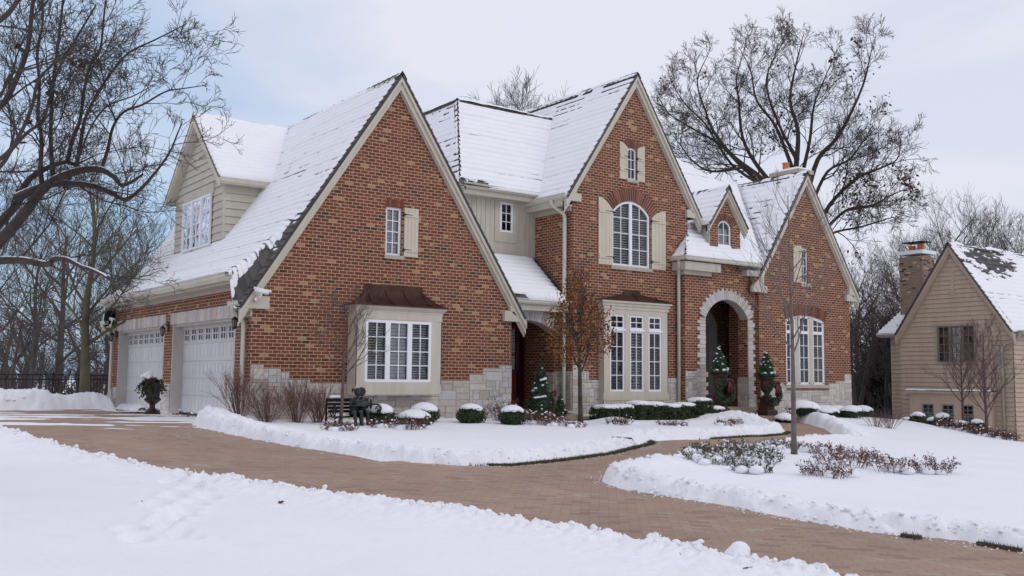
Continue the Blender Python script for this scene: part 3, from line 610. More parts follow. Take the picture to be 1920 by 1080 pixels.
# centre: arched window, small window, shutters, bay
window(H, FC, 11.22, 11.995, 4.42, 6.43, 2, 4, 0, d0=.05) if False else None
wo = MB(); o_ = outline(11.22, 12.77, 4.42, 6.43, .39, 16); i_ = outline(11.29, 12.70, 4.49, 6.36, .35, 16); wo.ring(FC, o_, i_, .03, .10); wo.box(FC, 11.94, 12.05, .025, .095, 4.49, 6.36)
for (p, q) in ((11.29, 11.94), (12.05, 12.70)):
    c_ = (p + q) / 2; wo.box(FC, c_ - .012, c_ + .012, .05, .085, 4.49, arcz(c_, 11.29, 12.70, 6.36, .35))
    for k in range(1, 4): z = 4.49 + k * .47; wo.box(FC, p, q, .052, .083, z - .012, z + .012)
wo = wo.build('arched_window', 'window_white', H); g = MB(); g.sheet(FC, outline(11.26, 12.73, 4.46, 6.38, .36, 16), d=.07); g.build('pane', 'glass', wo)
k = MB(); zz = 4.52
while zz < 6.3:
    hwid = .70 if zz < 6.02 else max(.1, math.sqrt(max(0, .96 ** 2 - (zz - 5.42) ** 2)) * .93 - .02); hwid = min(.70, hwid); k.add([FC(11.995 - hwid, .15, zz - .022), FC(11.995 + hwid, .15, zz - .022), FC(11.995 + hwid, .19, zz + .022), FC(11.995 - hwid, .19, zz + .022)], [(0, 1, 2, 3)], 0); zz += .075
k.box(FC, 11.2, 12.8, .34, .36, 4.4, 6.45, 1); k.build('blind_and_dark_room', ['blind', 'dark_interior'], wo)
sill(H, FC, 11.16, 12.84, 4.42, h=.11)
mb = MB(); voussoirs(mb, FC, 11.20, 12.79, 6.44, .40, .40, 25, d=(-.008, .02), seed=7, gap=.2); arch_back(mb, FC, 11.2, 12.79, 6.44, .40, .39, d=(-.002, .02)); mb.build('brick_arch', ['soldier_brick', 'mortar'], H)
shutter(H, FC, 10.66, 11.21, 4.42, 6.43, top=(6.43, 6.08), hinge='r', rails=(.12, .80)); shutter(H, FC, 12.83, 13.42, 4.42, 6.28, top=(5.98, 6.28), hinge='l', rails=(.12, .80))
window(H, FC, 11.85, 12.21, 7.10, 8.09, 2, 3, .07, d0=.04, fr=.05, blind=('louvre', .8, .075)); sill(H, FC, 11.79, 12.27, 7.10)
mb = MB(); voussoirs(mb, FC, 11.80, 12.26, 8.10, .09, .26, 11, d=(-.008, .02), seed=8, gap=.2); arch_back(mb, FC, 11.8, 12.26, 8.10, .09, .25, d=(-.002, .02)); mb.build('brick_arch', ['soldier_brick', 'mortar'], H)
shutter(H, FC, 11.50, 11.83, 7.08, 8.22, top=(8.22, 8.06), hinge='r', rails=(.27, .62)); shutter(H, FC, 12.23, 12.53, 7.08, 8.2, top=(8.06, 8.2), hinge='l', rails=(.27, .62))
B = MB(); Fb = front(.15); a, b = 10.70, 13.33; cols = [(10.97, 11.55), (11.76, 12.33), (12.52, 13.07)]
B.sheet(Fb, [(a, .10), (b, .10), (b, 3.30), (a, 3.30)], [outline(p, q, .68, 2.94) for p, q in cols], reveal=.06)
B.box(ident, a, a + .02, .15, .35, .1, 3.30); B.box(ident, b - .02, b, .15, .35, .1, 3.30); B.box(Fb, a - .01, b + .01, -.03, 0, .42, .60); B.box(Fb, a - .0, b, -.01, 0, .60, .64)
for e, z0, z1 in ((.02, 3.10, 3.20), (.05, 3.20, 3.29), (.10, 3.29, 3.36)): B.box(ident, a - e, b + e, .15 - e, .35, z0, z1)
for i in range(26): B.box(Fb, a + .01 + i * .101, a + .095 + i * .101, -.02, -.001, .12, .41)
bay = B.build('bay_window', 'trim', H)
for i, (p, q) in enumerate(cols):
    window(bay, Fb, p, q, 2.52, 2.94, 2, 2, d0=.02, fr=.055, blind=None, bk=.15); window(bay, Fb, p, q, .68, 2.47, 2, 4, d0=.02, fr=.055, bk=.15, blind=('louvre', .75 if i == 1 else .30, .088))
    m_ = MB(); m_.box(Fb, p - .01, q + .01, -.02, .05, 2.465, 2.525); m_.build('transom_bar', 'window_white', bay)
copper_roof(bay, 10.74, 13.29, .19, 3.60, 0, 3.375, (11.72, 12.3, .35), 1.1, ov=.15, nrib=1, low=True)
# right gable windows
wo = MB(); o_ = outline(18.63, 20.72, .90, 3.27, .17, 16); wo.ring(FR, o_, outline(18.67, 20.68, .94, 3.23, .16, 16), .03, .10)
for (p, q) in ((19.16, 19.36), (19.90, 20.10)): wo.box(FR, p, q, .02, .10, .92, arcz((p + q) / 2, 18.67, 20.68, 3.24, .16), 1)
wo = wo.build('arched_window', ['window_white', 'trim'], H)
for i, (p, q) in enumerate(((18.67, 19.16), (19.36, 19.90), (20.10, 20.68))):
    zt = 0
    m_ = MB(); fr_ = .05; zi = [arcz(u, 18.67, 20.68, 3.23, .16) for u in (p, (p + q) / 2, q)]
    m_.box(FR, p, q, .035, .09, .94, .99); m_.box(FR, p, p + fr_, .035, .09, .94, zi[0]); m_.box(FR, q - fr_, q, .035, .09, .94, zi[2]); m_.box(FR, p, q, .033, .092, 2.64, 2.74)
    m_.prism(FR, [(p, zi[0] - fr_), ((p + q) / 2, zi[1] - fr_), (q, zi[2] - fr_), (q, zi[2]), ((p + q) / 2, zi[1]), (p, zi[0])], .035, .09); c_ = (p + q) / 2; m_.box(FR, c_ - .011, c_ + .011, .05, .08, .96, zi[1] - .02)
    for z in (1.42, 1.83, 2.24, 2.93): m_.box(FR, p, q, .052, .078, z - .011, z + .011)
    m_.build('sash', 'window_white', wo)
g = MB(); g.sheet(FR, outline(18.65, 20.70, .92, 3.25, .165, 16), d=.065); g.build('pane', 'glass', wo)
k = MB(); zz = 1.02
while zz < 2.6:
    for (p, q) in ((18.72, 19.12), (19.4, 19.86), (20.15, 20.63)): k.add([FR(p, .13, zz - .012), FR(q, .13, zz - .012), FR(q, .19, zz + .012), FR(p, .19, zz + .012)], [(0, 1, 2, 3)], 0)
    zz += .088
k.box(FR, 18.6, 20.8, .36, .38, .85, 3.3, 1); k.build('blind_and_dark_room', ['blind', 'dark_interior'], wo)
sill(H, FR, 18.57, 20.93, .90, h=.11)
mb = MB(); voussoirs(mb, FR, 18.61, 20.74, 3.28, .175, .36, 30, d=(-.008, .02), seed=9, gap=.2); arch_back(mb, FR, 18.61, 20.74, 3.28, .175, .35, d=(-.002, .02)); mb.build('brick_arch', ['soldier_brick', 'mortar'], H)
window(H, FR, 19.50, 19.86, 4.38, 5.60, 2, 4, d0=.04, fr=.05, blind=('louvre', .8, .08)); sill(H, FR, 19.44, 19.98, 4.38, h=.12); shutter(H, FR, 19.05, 19.49, 4.38, 5.66, hinge='r', rails=(.16, .84))
# siding wall between garage roof and centre, with its small window
B = MB(); B.sheet(front(2.15), [(7.2, 3.2), (9.69, 3.2), (9.69, 6.55), (7.2, 6.55)], [outline(8.37, 8.83, 5.36, 6.25)], reveal=.05); Fs = front(2.15)
x = 7.2
while x < 9.65:
    if x + .05 < 8.20 or x > 9.0: B.box(Fs, x + .006, min(x + .155, 9.69), -.014, 0, 3.3, 6.42)
    x += .162
B.ring(Fs, outline(8.18, 9.02, 5.06, 6.40), outline(8.37, 8.83, 5.36, 6.25), -.026, 0)
B.box(left(7.2), 2.15, 4.2, -.01, 0, 3.2, 6.5); B.box(Fs, 7.2, 9.69, -.03, 0, 6.40, 6.55)
B.build('siding_wall', 'siding', H, uv=True)
window(H, Fs, 8.37, 8.83, 5.36, 6.25, 2, 3, d0=-.03, fr=.06, blind=('louvre', .25, .09))
# ------------------------------------------------------------------ roofs
GX, GZ, GS = 3.67, 8.70, 1.52
def PG(u, s, h):
    x = GX - .5496 * s; y = u - .18; q = np.maximum(0, 1.6 - x); wgt = sst(.12, .62, y) * (1 - sst(11.35, 11.8, y))
    z = GZ - GS * (GX - x) + .5 * (.89 / 2.0) * q * q * wgt
    return (x - .8354 * h, y + 0 * s, z + .5496 * h)
def bareG(U, S, fr): 
    n_ = fbm(U * 2.2, S * 1.1, 4, 5); e = U + (n_ - .5) * 1.5
    return .07 * sst(1.05, .35, e - .09 * (S - 4)) * sst(3.2, 6.6, S) * (1 - .6 * sst(6.5, 7.1, S) * sst(.3, .6, U)) * sst(.30, .52, fbm(U * 1.3 + S * .9, S * 3.1, 3, 15) + .12) + .05 * sst(.22, .05, U) + .07 * sst(.45, .0, (S - 7.3) + 1.2 * (n_ - .5) + .25) * 0
gr = roof_plane(H, PG, [(0, 0), (12.2, 0), (12.2, 7.34), (0, 7.34)], 1, bare=bareG, dash=.7, course=.20, usplit=50)
roof_plane(H, plane_roof((GX, -.18, GZ), (0, 1, 0), (1, 0, -GS)), [(0, 0), (12.2, 0), (12.2, 7.24), (0, 7.24)], 2, bare=lambda U, S, fr: .05 * sst(.5, .0, U), du=.12, ds=.08)
def ridge(parent, a, b, sl, seed=1, snow=.5):
    a = Vector(a); b = Vector(b); d = (b - a); Ln = d.length; d.normalize(); sd2 = Vector((-d.y, d.x, 0)).normalized(); mb = MB(); rg = random.Random(seed); t_ = 0; W = .13
    while t_ < Ln - .02:
        e = min(t_ + .26, Ln); p = a + d * t_; q = a + d * (e + .03)
        for sg in (-1, 1):
            o = sd2 * sg * W - Vector((0, 0, W * sl)); up = Vector((0, 0, .035)); up2 = Vector((0, 0, .055))
            mb.add([tuple(p + up), tuple(q + up2), tuple(q + o + up2 + sd2 * sg * .01), tuple(p + o + up + sd2 * sg * .01), tuple(q), tuple(q + o)], [(0, 1, 2, 3), (1, 4, 5, 2)], 0, rg.random())
            mb.add([tuple(p + o + up), tuple(q + o + up2), tuple(q + o + Vector((0, 0, .01))), tuple(p + o + Vector((0, 0, .01)))], [(0, 1, 2, 3)], 0, .2)
        t_ = e
    ro = mb.build('ridge_cap', 'slate', parent)
    n_ = int(Ln / .06) + 2; T = np.linspace(0, Ln, n_); V = np.linspace(-1, 1, 9); TT, VV = np.meshgrid(T, V, indexing='ij'); th = (fbm(TT * 1.6, VV * .4 + seed, 4, seed) - (1 - snow)) * .16
    hh = .045 + np.maximum(-.03, th * (1 - .5 * VV ** 2)); off = VV * .10
    P_ = np.stack([a.x + d.x * TT + sd2.x * off, a.y + d.y * TT + sd2.y * off, a.z + d.z * TT - np.abs(off) * sl * .85 + hh], -1)
    gridmesh('ridge_snow', P_, np.ones((n_ - 1, 8), bool), 'roof_snow', parent)
    return ro
ridge(gr, (GX, -.18, GZ), (GX, 12.0, GZ), 1.3, 3, .48)
SC = 1.5; CX, CZ = 12.12, 10.42
cr = roof_plane(H, plane_roof((CX, .18, CZ), (0, 1, 0), (-1, 0, -SC)), [(0, 0), (9, 0), (9, 5.03), (0, 5.03)], 4, bare=lambda U, S, fr: .05 * sst(.12, .0, U) + .045 * sst(.42, .60, fbm(U * 1.1, S * 2.2, 4, 77)) * sst(1.6, .2, S) * sst(.5, .95, fr), dash=.2, course=.22)
roof_plane(H, plane_roof((CX, .18, CZ), (0, 1, 0), (1, 0, -SC)), [(0, 0), (9, 0), (9, 5.05), (0, 5.05)], 5, du=.12, ds=.08)
ridge(cr, (CX, .18, CZ), (CX, 8, CZ), 1.3, 5, .60)
# main hipped roof behind: front slope, steep left face, deck, right hip
mainp = plane_roof((6.65, 3.75, 9.62), (1, 0, 0), (0, -1, -1.5)); 
mr = roof_plane(H, mainp, [(1.2, 0), (8.6, 0), (13.2, 2.2), (13.2, 3.73), (0, 3.73)], 6, dash=.15, course=.22, bare=lambda U, S, fr: .08 * sst(.30, .05, 3.73 - S + (fbm(U * 3, S * 3, 3, 8) - .5) * .35) * sst(1.5, .2, U - .1))
lp = lambda u, s, h: (7.85 - 1.2 * s / 3.352 - .934 * h, 3.75 - 2.07 * s / 3.352 * (1 - 0 * u) + u, 9.62 - 3.13 * s / 3.352 + .358 * h)
roof_plane(H, lp, [(0, 0), (2.3, 0), (4.4, 3.35), (0, 3.35)], 7, dash=1.6, course=.22, thick=.022)
mb = MB(); mb.add([(7.85, 3.75, 9.60), (15.3, 3.75, 9.60), (15.3, 9, 9.60), (7.85, 6.1, 9.60)], [(0, 1, 2, 3)]); mb.build('roof_deck', 'slate', H)
ridge(mr, (7.85, 3.75, 9.60), (12, 3.75, 9.60), .7, 8, .9); ridge(mr, (7.87, 3.72, 9.57), (6.74, 1.76, 6.52), .9, 9, .66)
ridge(mr, (7.85, 3.75, 9.62), (7.85, 6.0, 9.60), .9, 10, .8)
# shed roof over the side entry
roof_plane(H, plane_roof((6.6, 2.14, 4.66), (1, 0, 0), (0, -1, -.8)), [(0, 0), (3.08, 0), (3.08, 2.28), (.55, 2.28)], 11, dash=.1, thick=.07, bare=lambda U, S, fr: .12 * sst(.25, .02, (3.08 - U) + (fr - .9) * .2) + .14 * sst(.32, .1, (2.28 - S)) * sst(.55, .25, np.abs(U - 1.1)))
# porch roof with its small left hip, and the brick dormer
pr = roof_plane(H, plane_roof((13.6, 2.83, 8.24), (1, 0, 0), (0, -1, -1.1)), [(.78, 0), (5.95, 0), (3.66, 4.62), (.06, 4.62), (.78, 3.55)], 12, dash=.1, thick=.07)
hipp = lambda u, s, h: (13.66 + (1.0 - s) * .74 - .66 * h, -.28 + u, 4.80 + (1.0 - s) * .82 + .66 * h)
roof_plane(H, hipp, [(0, 1.0), (.64, 1.0), (.64, 0), (.62, 0)], 13, dash=0, thick=.06, course=.25, slatew=(.1, .2))
wr = roof_plane(H, plane_roof((19.73, -.27, 8.24), (0, 1, 0), (-1, 0, -1.46)), [(0, 0), (9, 0), (9, 4.55), (0, 4.55)], 14, dash=.6, course=.27, bare=lambda U, S, fr: .045 * sst(.20, .0, U))
roof_plane(H, plane_roof((19.73, -.27, 8.24), (0, 1, 0), (1, 0, -1.46)), [(0, 0), (9, 0), (9, 5.05), (0, 5.05)], 15, du=.12, ds=.08)
ridge(wr, (19.73, -.27, 8.24), (19.73, 7, 8.24), 1.2, 15, .62)
DX, DZr = 15.88, 7.30
D = empty('brick_dormer', (0, 0, 0)); D.parent = H
wd = outline(15.54, 16.17, 5.02, 6.20, .20, 10)
mb = MB(); mb.sheet(front(.08), [(15.16, 4.6), (16.60, 4.6), (16.60, 6.15), (DX, 7.16), (15.16, 6.15)], [wd], reveal=.10); mb.build('brick_wall', 'brick', D, uv=True)
mb = MB(); mb.sheet(left(15.16), [(.08, 4.6), (2.4, 4.6), (2.4, 6.25), (.08, 6.25)]); z = 4.95
while z < 6.0: mb.box(left(15.16), .10, 2.4, -.014, -.002, z, z + .19); z += .2
mb.box(left(15.16), .08, .20, -.02, 0, 4.7, 6.05); mb.sheet(right(16.60), [(.08, 4.6), (2.4, 4.6), (2.4, 6.25), (.08, 6.25)]); mb.build('siding_cheek', 'siding', D)
window(H, front(.08), 15.54, 16.17, 5.02, 6.20, 2, 3, .20, d0=.04, fr=.055, blind=('shade',)); sill(H, front(.08), 15.48, 16.30, 5.02, h=.10)
mb = MB(); voussoirs(mb, front(.08), 15.52, 16.19, 6.21, .21, .22, 15, d=(-.008, .02), seed=12, gap=.2); arch_back(mb, front(.08), 15.52, 16.19, 6.21, .21, .21, d=(-.002, .02)); mb.build('brick_arch', ['soldier_brick', 'mortar'], D)
roof_plane(D, plane_roof((DX, -.12, DZr), (0, 1, 0), (-1, 0, -1.41)), [(0, 0), (3.0, 0), (3.0, 1.60), (0, 1.60)], 16, dash=.6, course=.22, bare=lambda U, S, fr: .045 * sst(.08, .0, U))
roof_plane(D, plane_roof((DX, -.12, DZr), (0, 1, 0), (1, 0, -1.41)), [(0, 0), (3.0, 0), (3.0, 1.60), (0, 1.60)], 17, dash=.6, course=.22)
ridge(D, (DX, -.12, DZr), (DX, 2.8, DZr), 1.2, 17, .62)
# lapped dormer over the garage
D2 = empty('siding_dormer', (0, 0, 0)); D2.parent = H; Ld = left(.93); YA, YB, YC = 4.72, 8.88, 6.80
DR = 8.60; DSl = .92
mb = MB()
def laps(mb, F, poly, pitch=.20, z0=None, m=0):
    z = min(p[1] for p in poly) if z0 is None else z0; zt = max(p[1] for p in poly)
    while z < zt:
        e = z + pitch; xs0 = [];
        def cut(zz):
            xs = []
            for i in range(len(poly)):
                (a, b), (c, d) = poly[i], poly[(i + 1) % len(poly)]
                if (b <= zz < d) or (d <= zz < b): xs.append(a + (c - a) * (zz - b) / (d - b))
            return (min(xs), max(xs)) if len(xs) >= 2 else None
        c0 = cut(z + .001); c1 = cut(min(e, zt - .001) - .001)
        if c0 and c1:
            e2_ = min(e, zt); mb.add([F(c0[0], -.036, z + .014), F(c0[1], -.036, z + .014), F(c1[1], -.010, e2_), F(c1[0], -.010, e2_), F(c0[0], .0, z + .014), F(c0[1], .0, z + .014)], [(0, 1, 2, 3), (4, 5, 1, 0)], m)
        z = e
laps(mb, Ld, [(YA, 4.3), (YB, 4.3), (YB, DR - .12 - DSl * (YB - YC)), (YC, DR - .12), (YA, DR - .12 - DSl * (YC - YA))], .215)
mb.sheet(Ld, [(YA, 4.3), (YB, 4.3), (YB, DR - .12 - DSl * (YB - YC)), (YC, DR - .12), (YA, DR - .12 - DSl * (YC - YA))], d=.002)
laps(mb, front(YA), [(.93, 4.3), (2.6, 4.3), (2.6, 6.55), (.93, 6.55)], .215); mb.sheet(front(YA), [(.93, 4.3), (2.6, 4.3), (2.6, 6.55), (.93, 6.55)], d=.002)
mb.box(ident, .90, .98, YA - .03, YA + .06, 4.5, 6.5)
mb.box(Ld, 5.42, 8.05, -.06, 0, 6.12, 6.42); mb.build('lapped_siding', 'siding', D2)
mb = MB(); mb.box(Ld, 5.53, 7.94, -.044, -.040, 4.67, 6.11); mb.build('dark_room_sheet', 'dark_interior', D2)  # near-black sheet over the siding imitates a dark room behind the sashes
for i in range(3): u0 = 5.52 + i * .81; window(H, Ld, u0, u0 + .81, 4.66, 6.12, 2, 4, d0=-.105, fr=.06, blind=None)
Y0 = YC; dn = plane_roof((.66, Y0, DR), (1, 0, 0), (0, -1, -DSl)); df = plane_roof((.66, Y0, DR), (1, 0, 0), (0, 1, -DSl))
roof_plane(D2, dn, [(0, 0), (3.0, 0), (1.75, 3.22), (0, 3.22)], 18, dash=0, thick=.075); roof_plane(D2, df, [(0, 0), (3.0, 0), (1.75, 3.22), (0, 3.22)], 19, dash=0, thick=.07, du=.1, ds=.08)
ridge(D2, (.66, Y0, DR), (3.6, Y0, DR), .8, 19, .66)
mb = MB(); zz = DR - .05
for sg in (-1, 1):
    P = lambda d, dz: (YC + sg * d, zz - DSl * d + dz)
    mb.prism(left(.66), [P(0, 0), P(2.38, 0), P(2.38, -.20), P(0, -.20)], 0, .03); mb.prism(left(.69), [P(0, -.02), P(2.2, -.02), P(2.2, -.30), P(0, -.30)], 0, .22)
    mb.box(ident, .70, 2.35, YC + sg * 2.36 - .02, YC + sg * 2.36 + .02, 6.28, 6.44); mb.box(ident, .70, 2.4, min(YC + sg * 2.36, YC + sg * 2.08), max(YC + sg * 2.36, YC + sg * 2.08), 6.24, 6.29)
mb.build('rake_board', 'trim', D2)
# rake boards with kneelers
def rakes(F, ax, az, feet, sl, parent=H, w1=.17, w2=.34, kn=True, dmul=1.0, wall=0):
    mb = MB()
    for (fx, fz, side) in feet:
        zf = az - sl * abs(fx - ax)
        mb.prism(F, [(ax, az - .05), (fx, zf - .05), (fx, zf - .05 - w1), (ax, az - .05 - w1)], -.165 * dmul, -.115 * dmul)
        mb.prism(F, [(ax, az - .08), (fx, zf - .08), (fx, zf - .08 - w2 + .05), (ax, az - .08 - w2)], -.116 * dmul, -.0)
        mb.prism(F, [(ax, az - .08), (fx, zf - .08), (fx, zf - .08 - w2 - .03), (ax, az - .08 - w2 - .03)], -.05 * dmul, -.0)
        if kn:
            x0, x1, x2, zk, zb = kn[side]      # inner end, inner shoulder, outer end, top of block, bottom
            s_ = 1 if x2 > x0 else -1; zsh = az - sl * abs(x1 - ax) - .2
            mb.prism(F, [(x0, zb), (x2, zb), (x2, zb + .17), (fx - s_ * .05, zf - .1), (x1, zsh), (x1, zk), (x0, zk)] if True else [], -.11 * dmul, 0)
    return mb.build('rake_board', 'trim', parent)
rakes(F0, GX, GZ, [(-.34, 0, 'L'), (7.68, 0, 'R')], GS, kn={'L': (.36, .17, -.30, 2.84, 2.56), 'R': (6.98, 7.17, 7.60, 2.84, 2.56)})
rakes(front(11.83), GX, GZ, [(-.34, 0, 'L'), (7.68, 0, 'R')], GS, kn={'L': (.36, .17, -.30, 2.84, 2.56), 'R': (6.98, 7.17, 7.60, 2.84, 2.56)}, dmul=-1)
rakes(FC, CX, CZ, [(9.32, 0, 'L'), (14.94, 0, 'R')], SC, kn={'L': (9.93, 9.74, 9.36, 6.40, 6.17), 'R': (14.30, 14.47, 14.86, 6.42, 6.18)})
rakes(FR, 19.73, 8.24, [(17.20, 0, 'L'), (22.58, 0, 'R')], 1.46, kn={'L': (17.58, 17.42, 16.86, 4.15, 3.93), 'R': (21.90, 22.05, 22.50, 4.12, 3.89)})
rakes(front(.08), DX, DZr, [(14.98, 0, 'L'), (16.78, 0, 'R')], 1.41, kn=None, w1=.12, w2=.24, dmul=1.1, parent=D)
# eaves: soffits, gutters, downspouts
def soffit(*bs):
    mb = MB()
    for k_, q in enumerate(bs): e_ = .0025 * k_; mb.box(ident, q[0] - e_, q[1] + e_, q[2] - e_, q[3] + e_, q[4] - e_, q[5] + e_)
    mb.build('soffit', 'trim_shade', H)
soffit((-.38, 0, .55, 11.45, 3.14, 3.19), (-.49, -.34, .46, 11.74, 3.20, 3.30), (-.38, -.345, .45, 11.75, 3.14, 3.34), (-.03, 0, .45, 11.6, 3.06, 3.16))
for y0, y1 in ((-.0, .5), (11.45, 11.83)): soffit((-.28, .0, y0, y1, 2.50, 2.56), (-.04, 0, y0, y1, 2.38, 2.5))
gutter(H, ((-.50, .50, 3.40), (-.50, 11.75, 3.40), (-1, 0)), size=.15); gutter(H, ((-.42, -.16, 2.72), (-.42, .52, 2.72), (-1, 0))); gutter(H, ((-.42, 11.4, 2.72), (-.42, 12.0, 2.72), (-1, 0)))
soffit((6.9, 9.69, 1.80, 2.15, 6.30, 6.36), (6.85, 9.5, 1.80, 1.84, 6.30, 6.50), (6.85, 7.2, 1.84, 4.2, 6.301, 6.361))
soffit((9.34, 9.69, .36, 2.15, 6.02, 6.08), (9.34, 9.38, .2, 2.6, 6.02, 6.24), (9.64, 9.69, .4, 2.15, 5.90, 6.04))
soffit((7.28, 9.69, .48, .85, 2.94, 2.99), (7.28, 9.62, .48, .52, 2.94, 3.16))
soffit((13.75, 15.35, -.20, .06, 4.44, 4.50), (13.74, 15.35, -.20, -.16, 4.44, 4.70), (13.74, 13.78, -.20, .35, 4.441, 4.701), (13.88, 15.1, -.02, .05, 4.32, 4.46), (13.88, 13.97, -.02, .35, 4.321, 4.461))
soffit((16.60, 17.2, -.20, .06, 4.44, 4.62))
gutter(H, ((6.78, 1.66, 6.60), (9.50, 1.66, 6.60), (0, -1)), size=.15); gutter(H, ((6.70, 4.2, 6.58), (6.70, 1.70, 6.58), (-1, 0)), size=.15); gutter(H, ((9.24, .18, 6.36), (9.24, 2.5, 6.36), (-1, 0)), size=.14)
gutter(H, ((7.42, .34, 3.26), (9.66, .34, 3.26), (0, -1)), size=.15); gutter(H, ((13.64, -.34, 4.86), (17.18, -.34, 4.86), (0, -1)), size=.13); gutter(H, ((13.60, -.34, 4.86), (13.60, .35, 4.86), (-1, 0)), size=.13)
downspout(H, [(-.38, .22, 2.62), (-.38, .22, 2.52), (-.09, .26, 2.28), (-.09, .26, .1), (-.09, .1, -.05)], .052)
downspout(H, [(-.38, 11.7, 2.62), (-.38, 11.7, 2.5), (-.10, 11.62, 2.25), (-.10, 11.62, .35), (-.4, 11.62, .12)], .05)
downspout(H, [(9.30, .85, 6.26), (9.30, .85, 6.10), (9.58, .58, 5.80), (9.58, .58, .10), (9.75, .0, .0), (10.25, -.25, -.02)], .058)
downspout(H, [(13.72, .05, 4.76), (13.72, .05, 4.58), (13.90, .24, 4.25), (13.90, .24, -.1)], .055)
downspout(H, [(22.45, .0, 3.95), (22.45, .0, 3.8), (22.27, .1, 3.55), (22.27, .1, -.3)], .05)
# bracket under the porch gutter end
mb = MB(); mb.prism(left(17.02), [(-.20, 4.44), (.04, 4.44), (.04, 3.75), (-.02, 3.9), (-.10, 4.2), (-.2, 4.32)], -.07, .07); mb.box(ident, 16.88, 17.16, -.08, .05, 3.95, 4.05); mb.build('bracket', 'wood_bracket', H)
# chimney on the right gable
mb = MB(); mb.box(ident, 20.86, 21.56, 1.0, 2.2, 5.2, 8.60); ch = mb.build('chimney', 'brick', H, uv=True)
mb = MB(); mb.box(ident, 20.78, 21.64, .92, 2.28, 8.60, 8.74); mb.box(ident, 20.86, 21.56, 1.0, 2.2, 8.74, 8.80); mb.build('chimney_cap', 'sill_stone', ch)
U, V = np.meshgrid(np.linspace(0, 1, 16), np.linspace(0, 1, 24), indexing='ij'); e = np.clip(np.minimum(np.minimum(U, 1 - U), np.minimum(V, 1 - V)) * 8, 0, 1) ** .5
gridmesh('cap_snow', np.stack([20.79 + .84 * U, .93 + 1.34 * V, 8.73 + .08 * e + .05 * e * fbm(U * 4, V * 4, 3, 2)], -1), np.ones((15, 23), bool), 'roof_snow', ch)
mb = MB(); mb.lathe((21.1, 1.75, 8.74), [(.15, 0), (.15, .05), (.125, .07), (.12, .30), (.14, .33), (.14, .36), (.10, .36), (.09, .1)], 16); mb.build('chimney_pot', 'terracotta', ch, smooth=False)
# side entry: red door and glazed leaf
mb = MB(); mb.box(front(2.30), 8.35, 8.42, 0, .06, .1, 2.62); mb.box(front(2.30), 8.42, 9.22, .0, .06, .1, 1.28); mb.box(front(2.30), 9.17, 9.24, 0, .06, .1, 2.62); mb.box(front(2.30), 8.42, 9.17, 0, .06, 2.5, 2.62); mb.box(front(2.30), 8.42, 9.17, 0, .06, 1.72, 1.76)
mb.box(front(2.30), 9.40, 9.45, -.05, .06, .1, 2.7)
rd = mb.build('side_door', 'red_door', H); mb = MB(); mb.sheet(front(2.33), outline(8.42, 9.17, 1.28, 2.5)); mb.build('pane', 'glass', rd)
mb = MB(); z = 1.3
while z < 2.5: mb.box(front(2.40), 8.44, 9.16, 0, .01, z, z + .07); z += .085
mb.box(front(2.5), 7.9, 9.69, 0, .02, -.2, 3.2, 1); mb.build('blind', ['blind', 'dark_interior'], rd)  # black sheet behind the slats stands for the darkness inside the doorway
# front door in the porch, in a pale arched surround
mb = MB(); Fd = front(2.4); mb.ring(Fd, outline(16.0, 17.86, .18, 3.62, .70, 14), outline(16.40, 17.46, .18, 3.28, .42, 14), -.14, .10); sr = mb.build('door_surround', 'trim_w', H)
mb = MB(); mb.sheet(front(2.48), outline(16.38, 17.48, .18, 3.30, .42, 14))
for p_, q_ in ((16.48, 16.88), (16.98, 17.38)): mb.box(front(2.48), p_, q_, -.03, 0, .4, 1.2); mb.box(front(2.48), p_, q_, -.03, 0, 1.4, 2.7)
mb.build('front_door', 'dark_door', H)
# steps
mb = MB(); mb.box(ident, 14.45, 17.27, -.02, .44, -.5, .18); mb.box(ident, 14.42, 19.08, .44, 2.39, -.5, .178); mb.box(ident, 14.35, 17.45, -.42, .06, -.5, .06); mb.box(ident, 14.2, 17.6, -.95, -.40, -.5, -.07); mb.build('front_steps', 'concrete_step', H)
mb = MB(); mb.box(ident, 7.46, 9.44, .5, 2.3, -.4, .14); mb.box(ident, 7.9, 9.69, .1, .52, -.4, .03); mb.box(ident, 8.0, 9.9, -.35, .12, -.4, -.06); mb.build('side_steps', 'concrete_step', H)
# lanterns and cameras on the garage
for (y, z) in ((.62, 2.32), (6.08, 2.30), (11.42, 2.28)):
    mb = MB(); mb.tube([(-.02, y, z + .06), (-.08, y, z + .13), (-.16, y, z + .12), (-.17, y, z + .04)], .012, 6); mb.box(ident, -.03, 0, y - .05, y + .05, z - .08, z + .16); mb.lathe((-.17, y, z), [(.01, .08), (.07, .02), (.082, .0), (.06, .0)], 6)
    for q in range(6): t_ = q * math.pi / 3; mb.tube([(-.17 + .068 * math.cos(t_), y + .068 * math.sin(t_), z), (-.17 + .04 * math.cos(t_), y + .04 * math.sin(t_), z - .18)], .006, 4)
    mb.lathe((-.17, y, z - .22), [(.01, 0), (.02, .015), (.045, .04), (.04, .05)], 6)
    lo = mb.build('wall_lantern', 'black_iron', H); mb = MB(); mb.lathe((-.17, y, z - .17), [(.036, 0), (.06, .165)], 6); mb.build('lantern_glass', 'lantern_glass', lo)
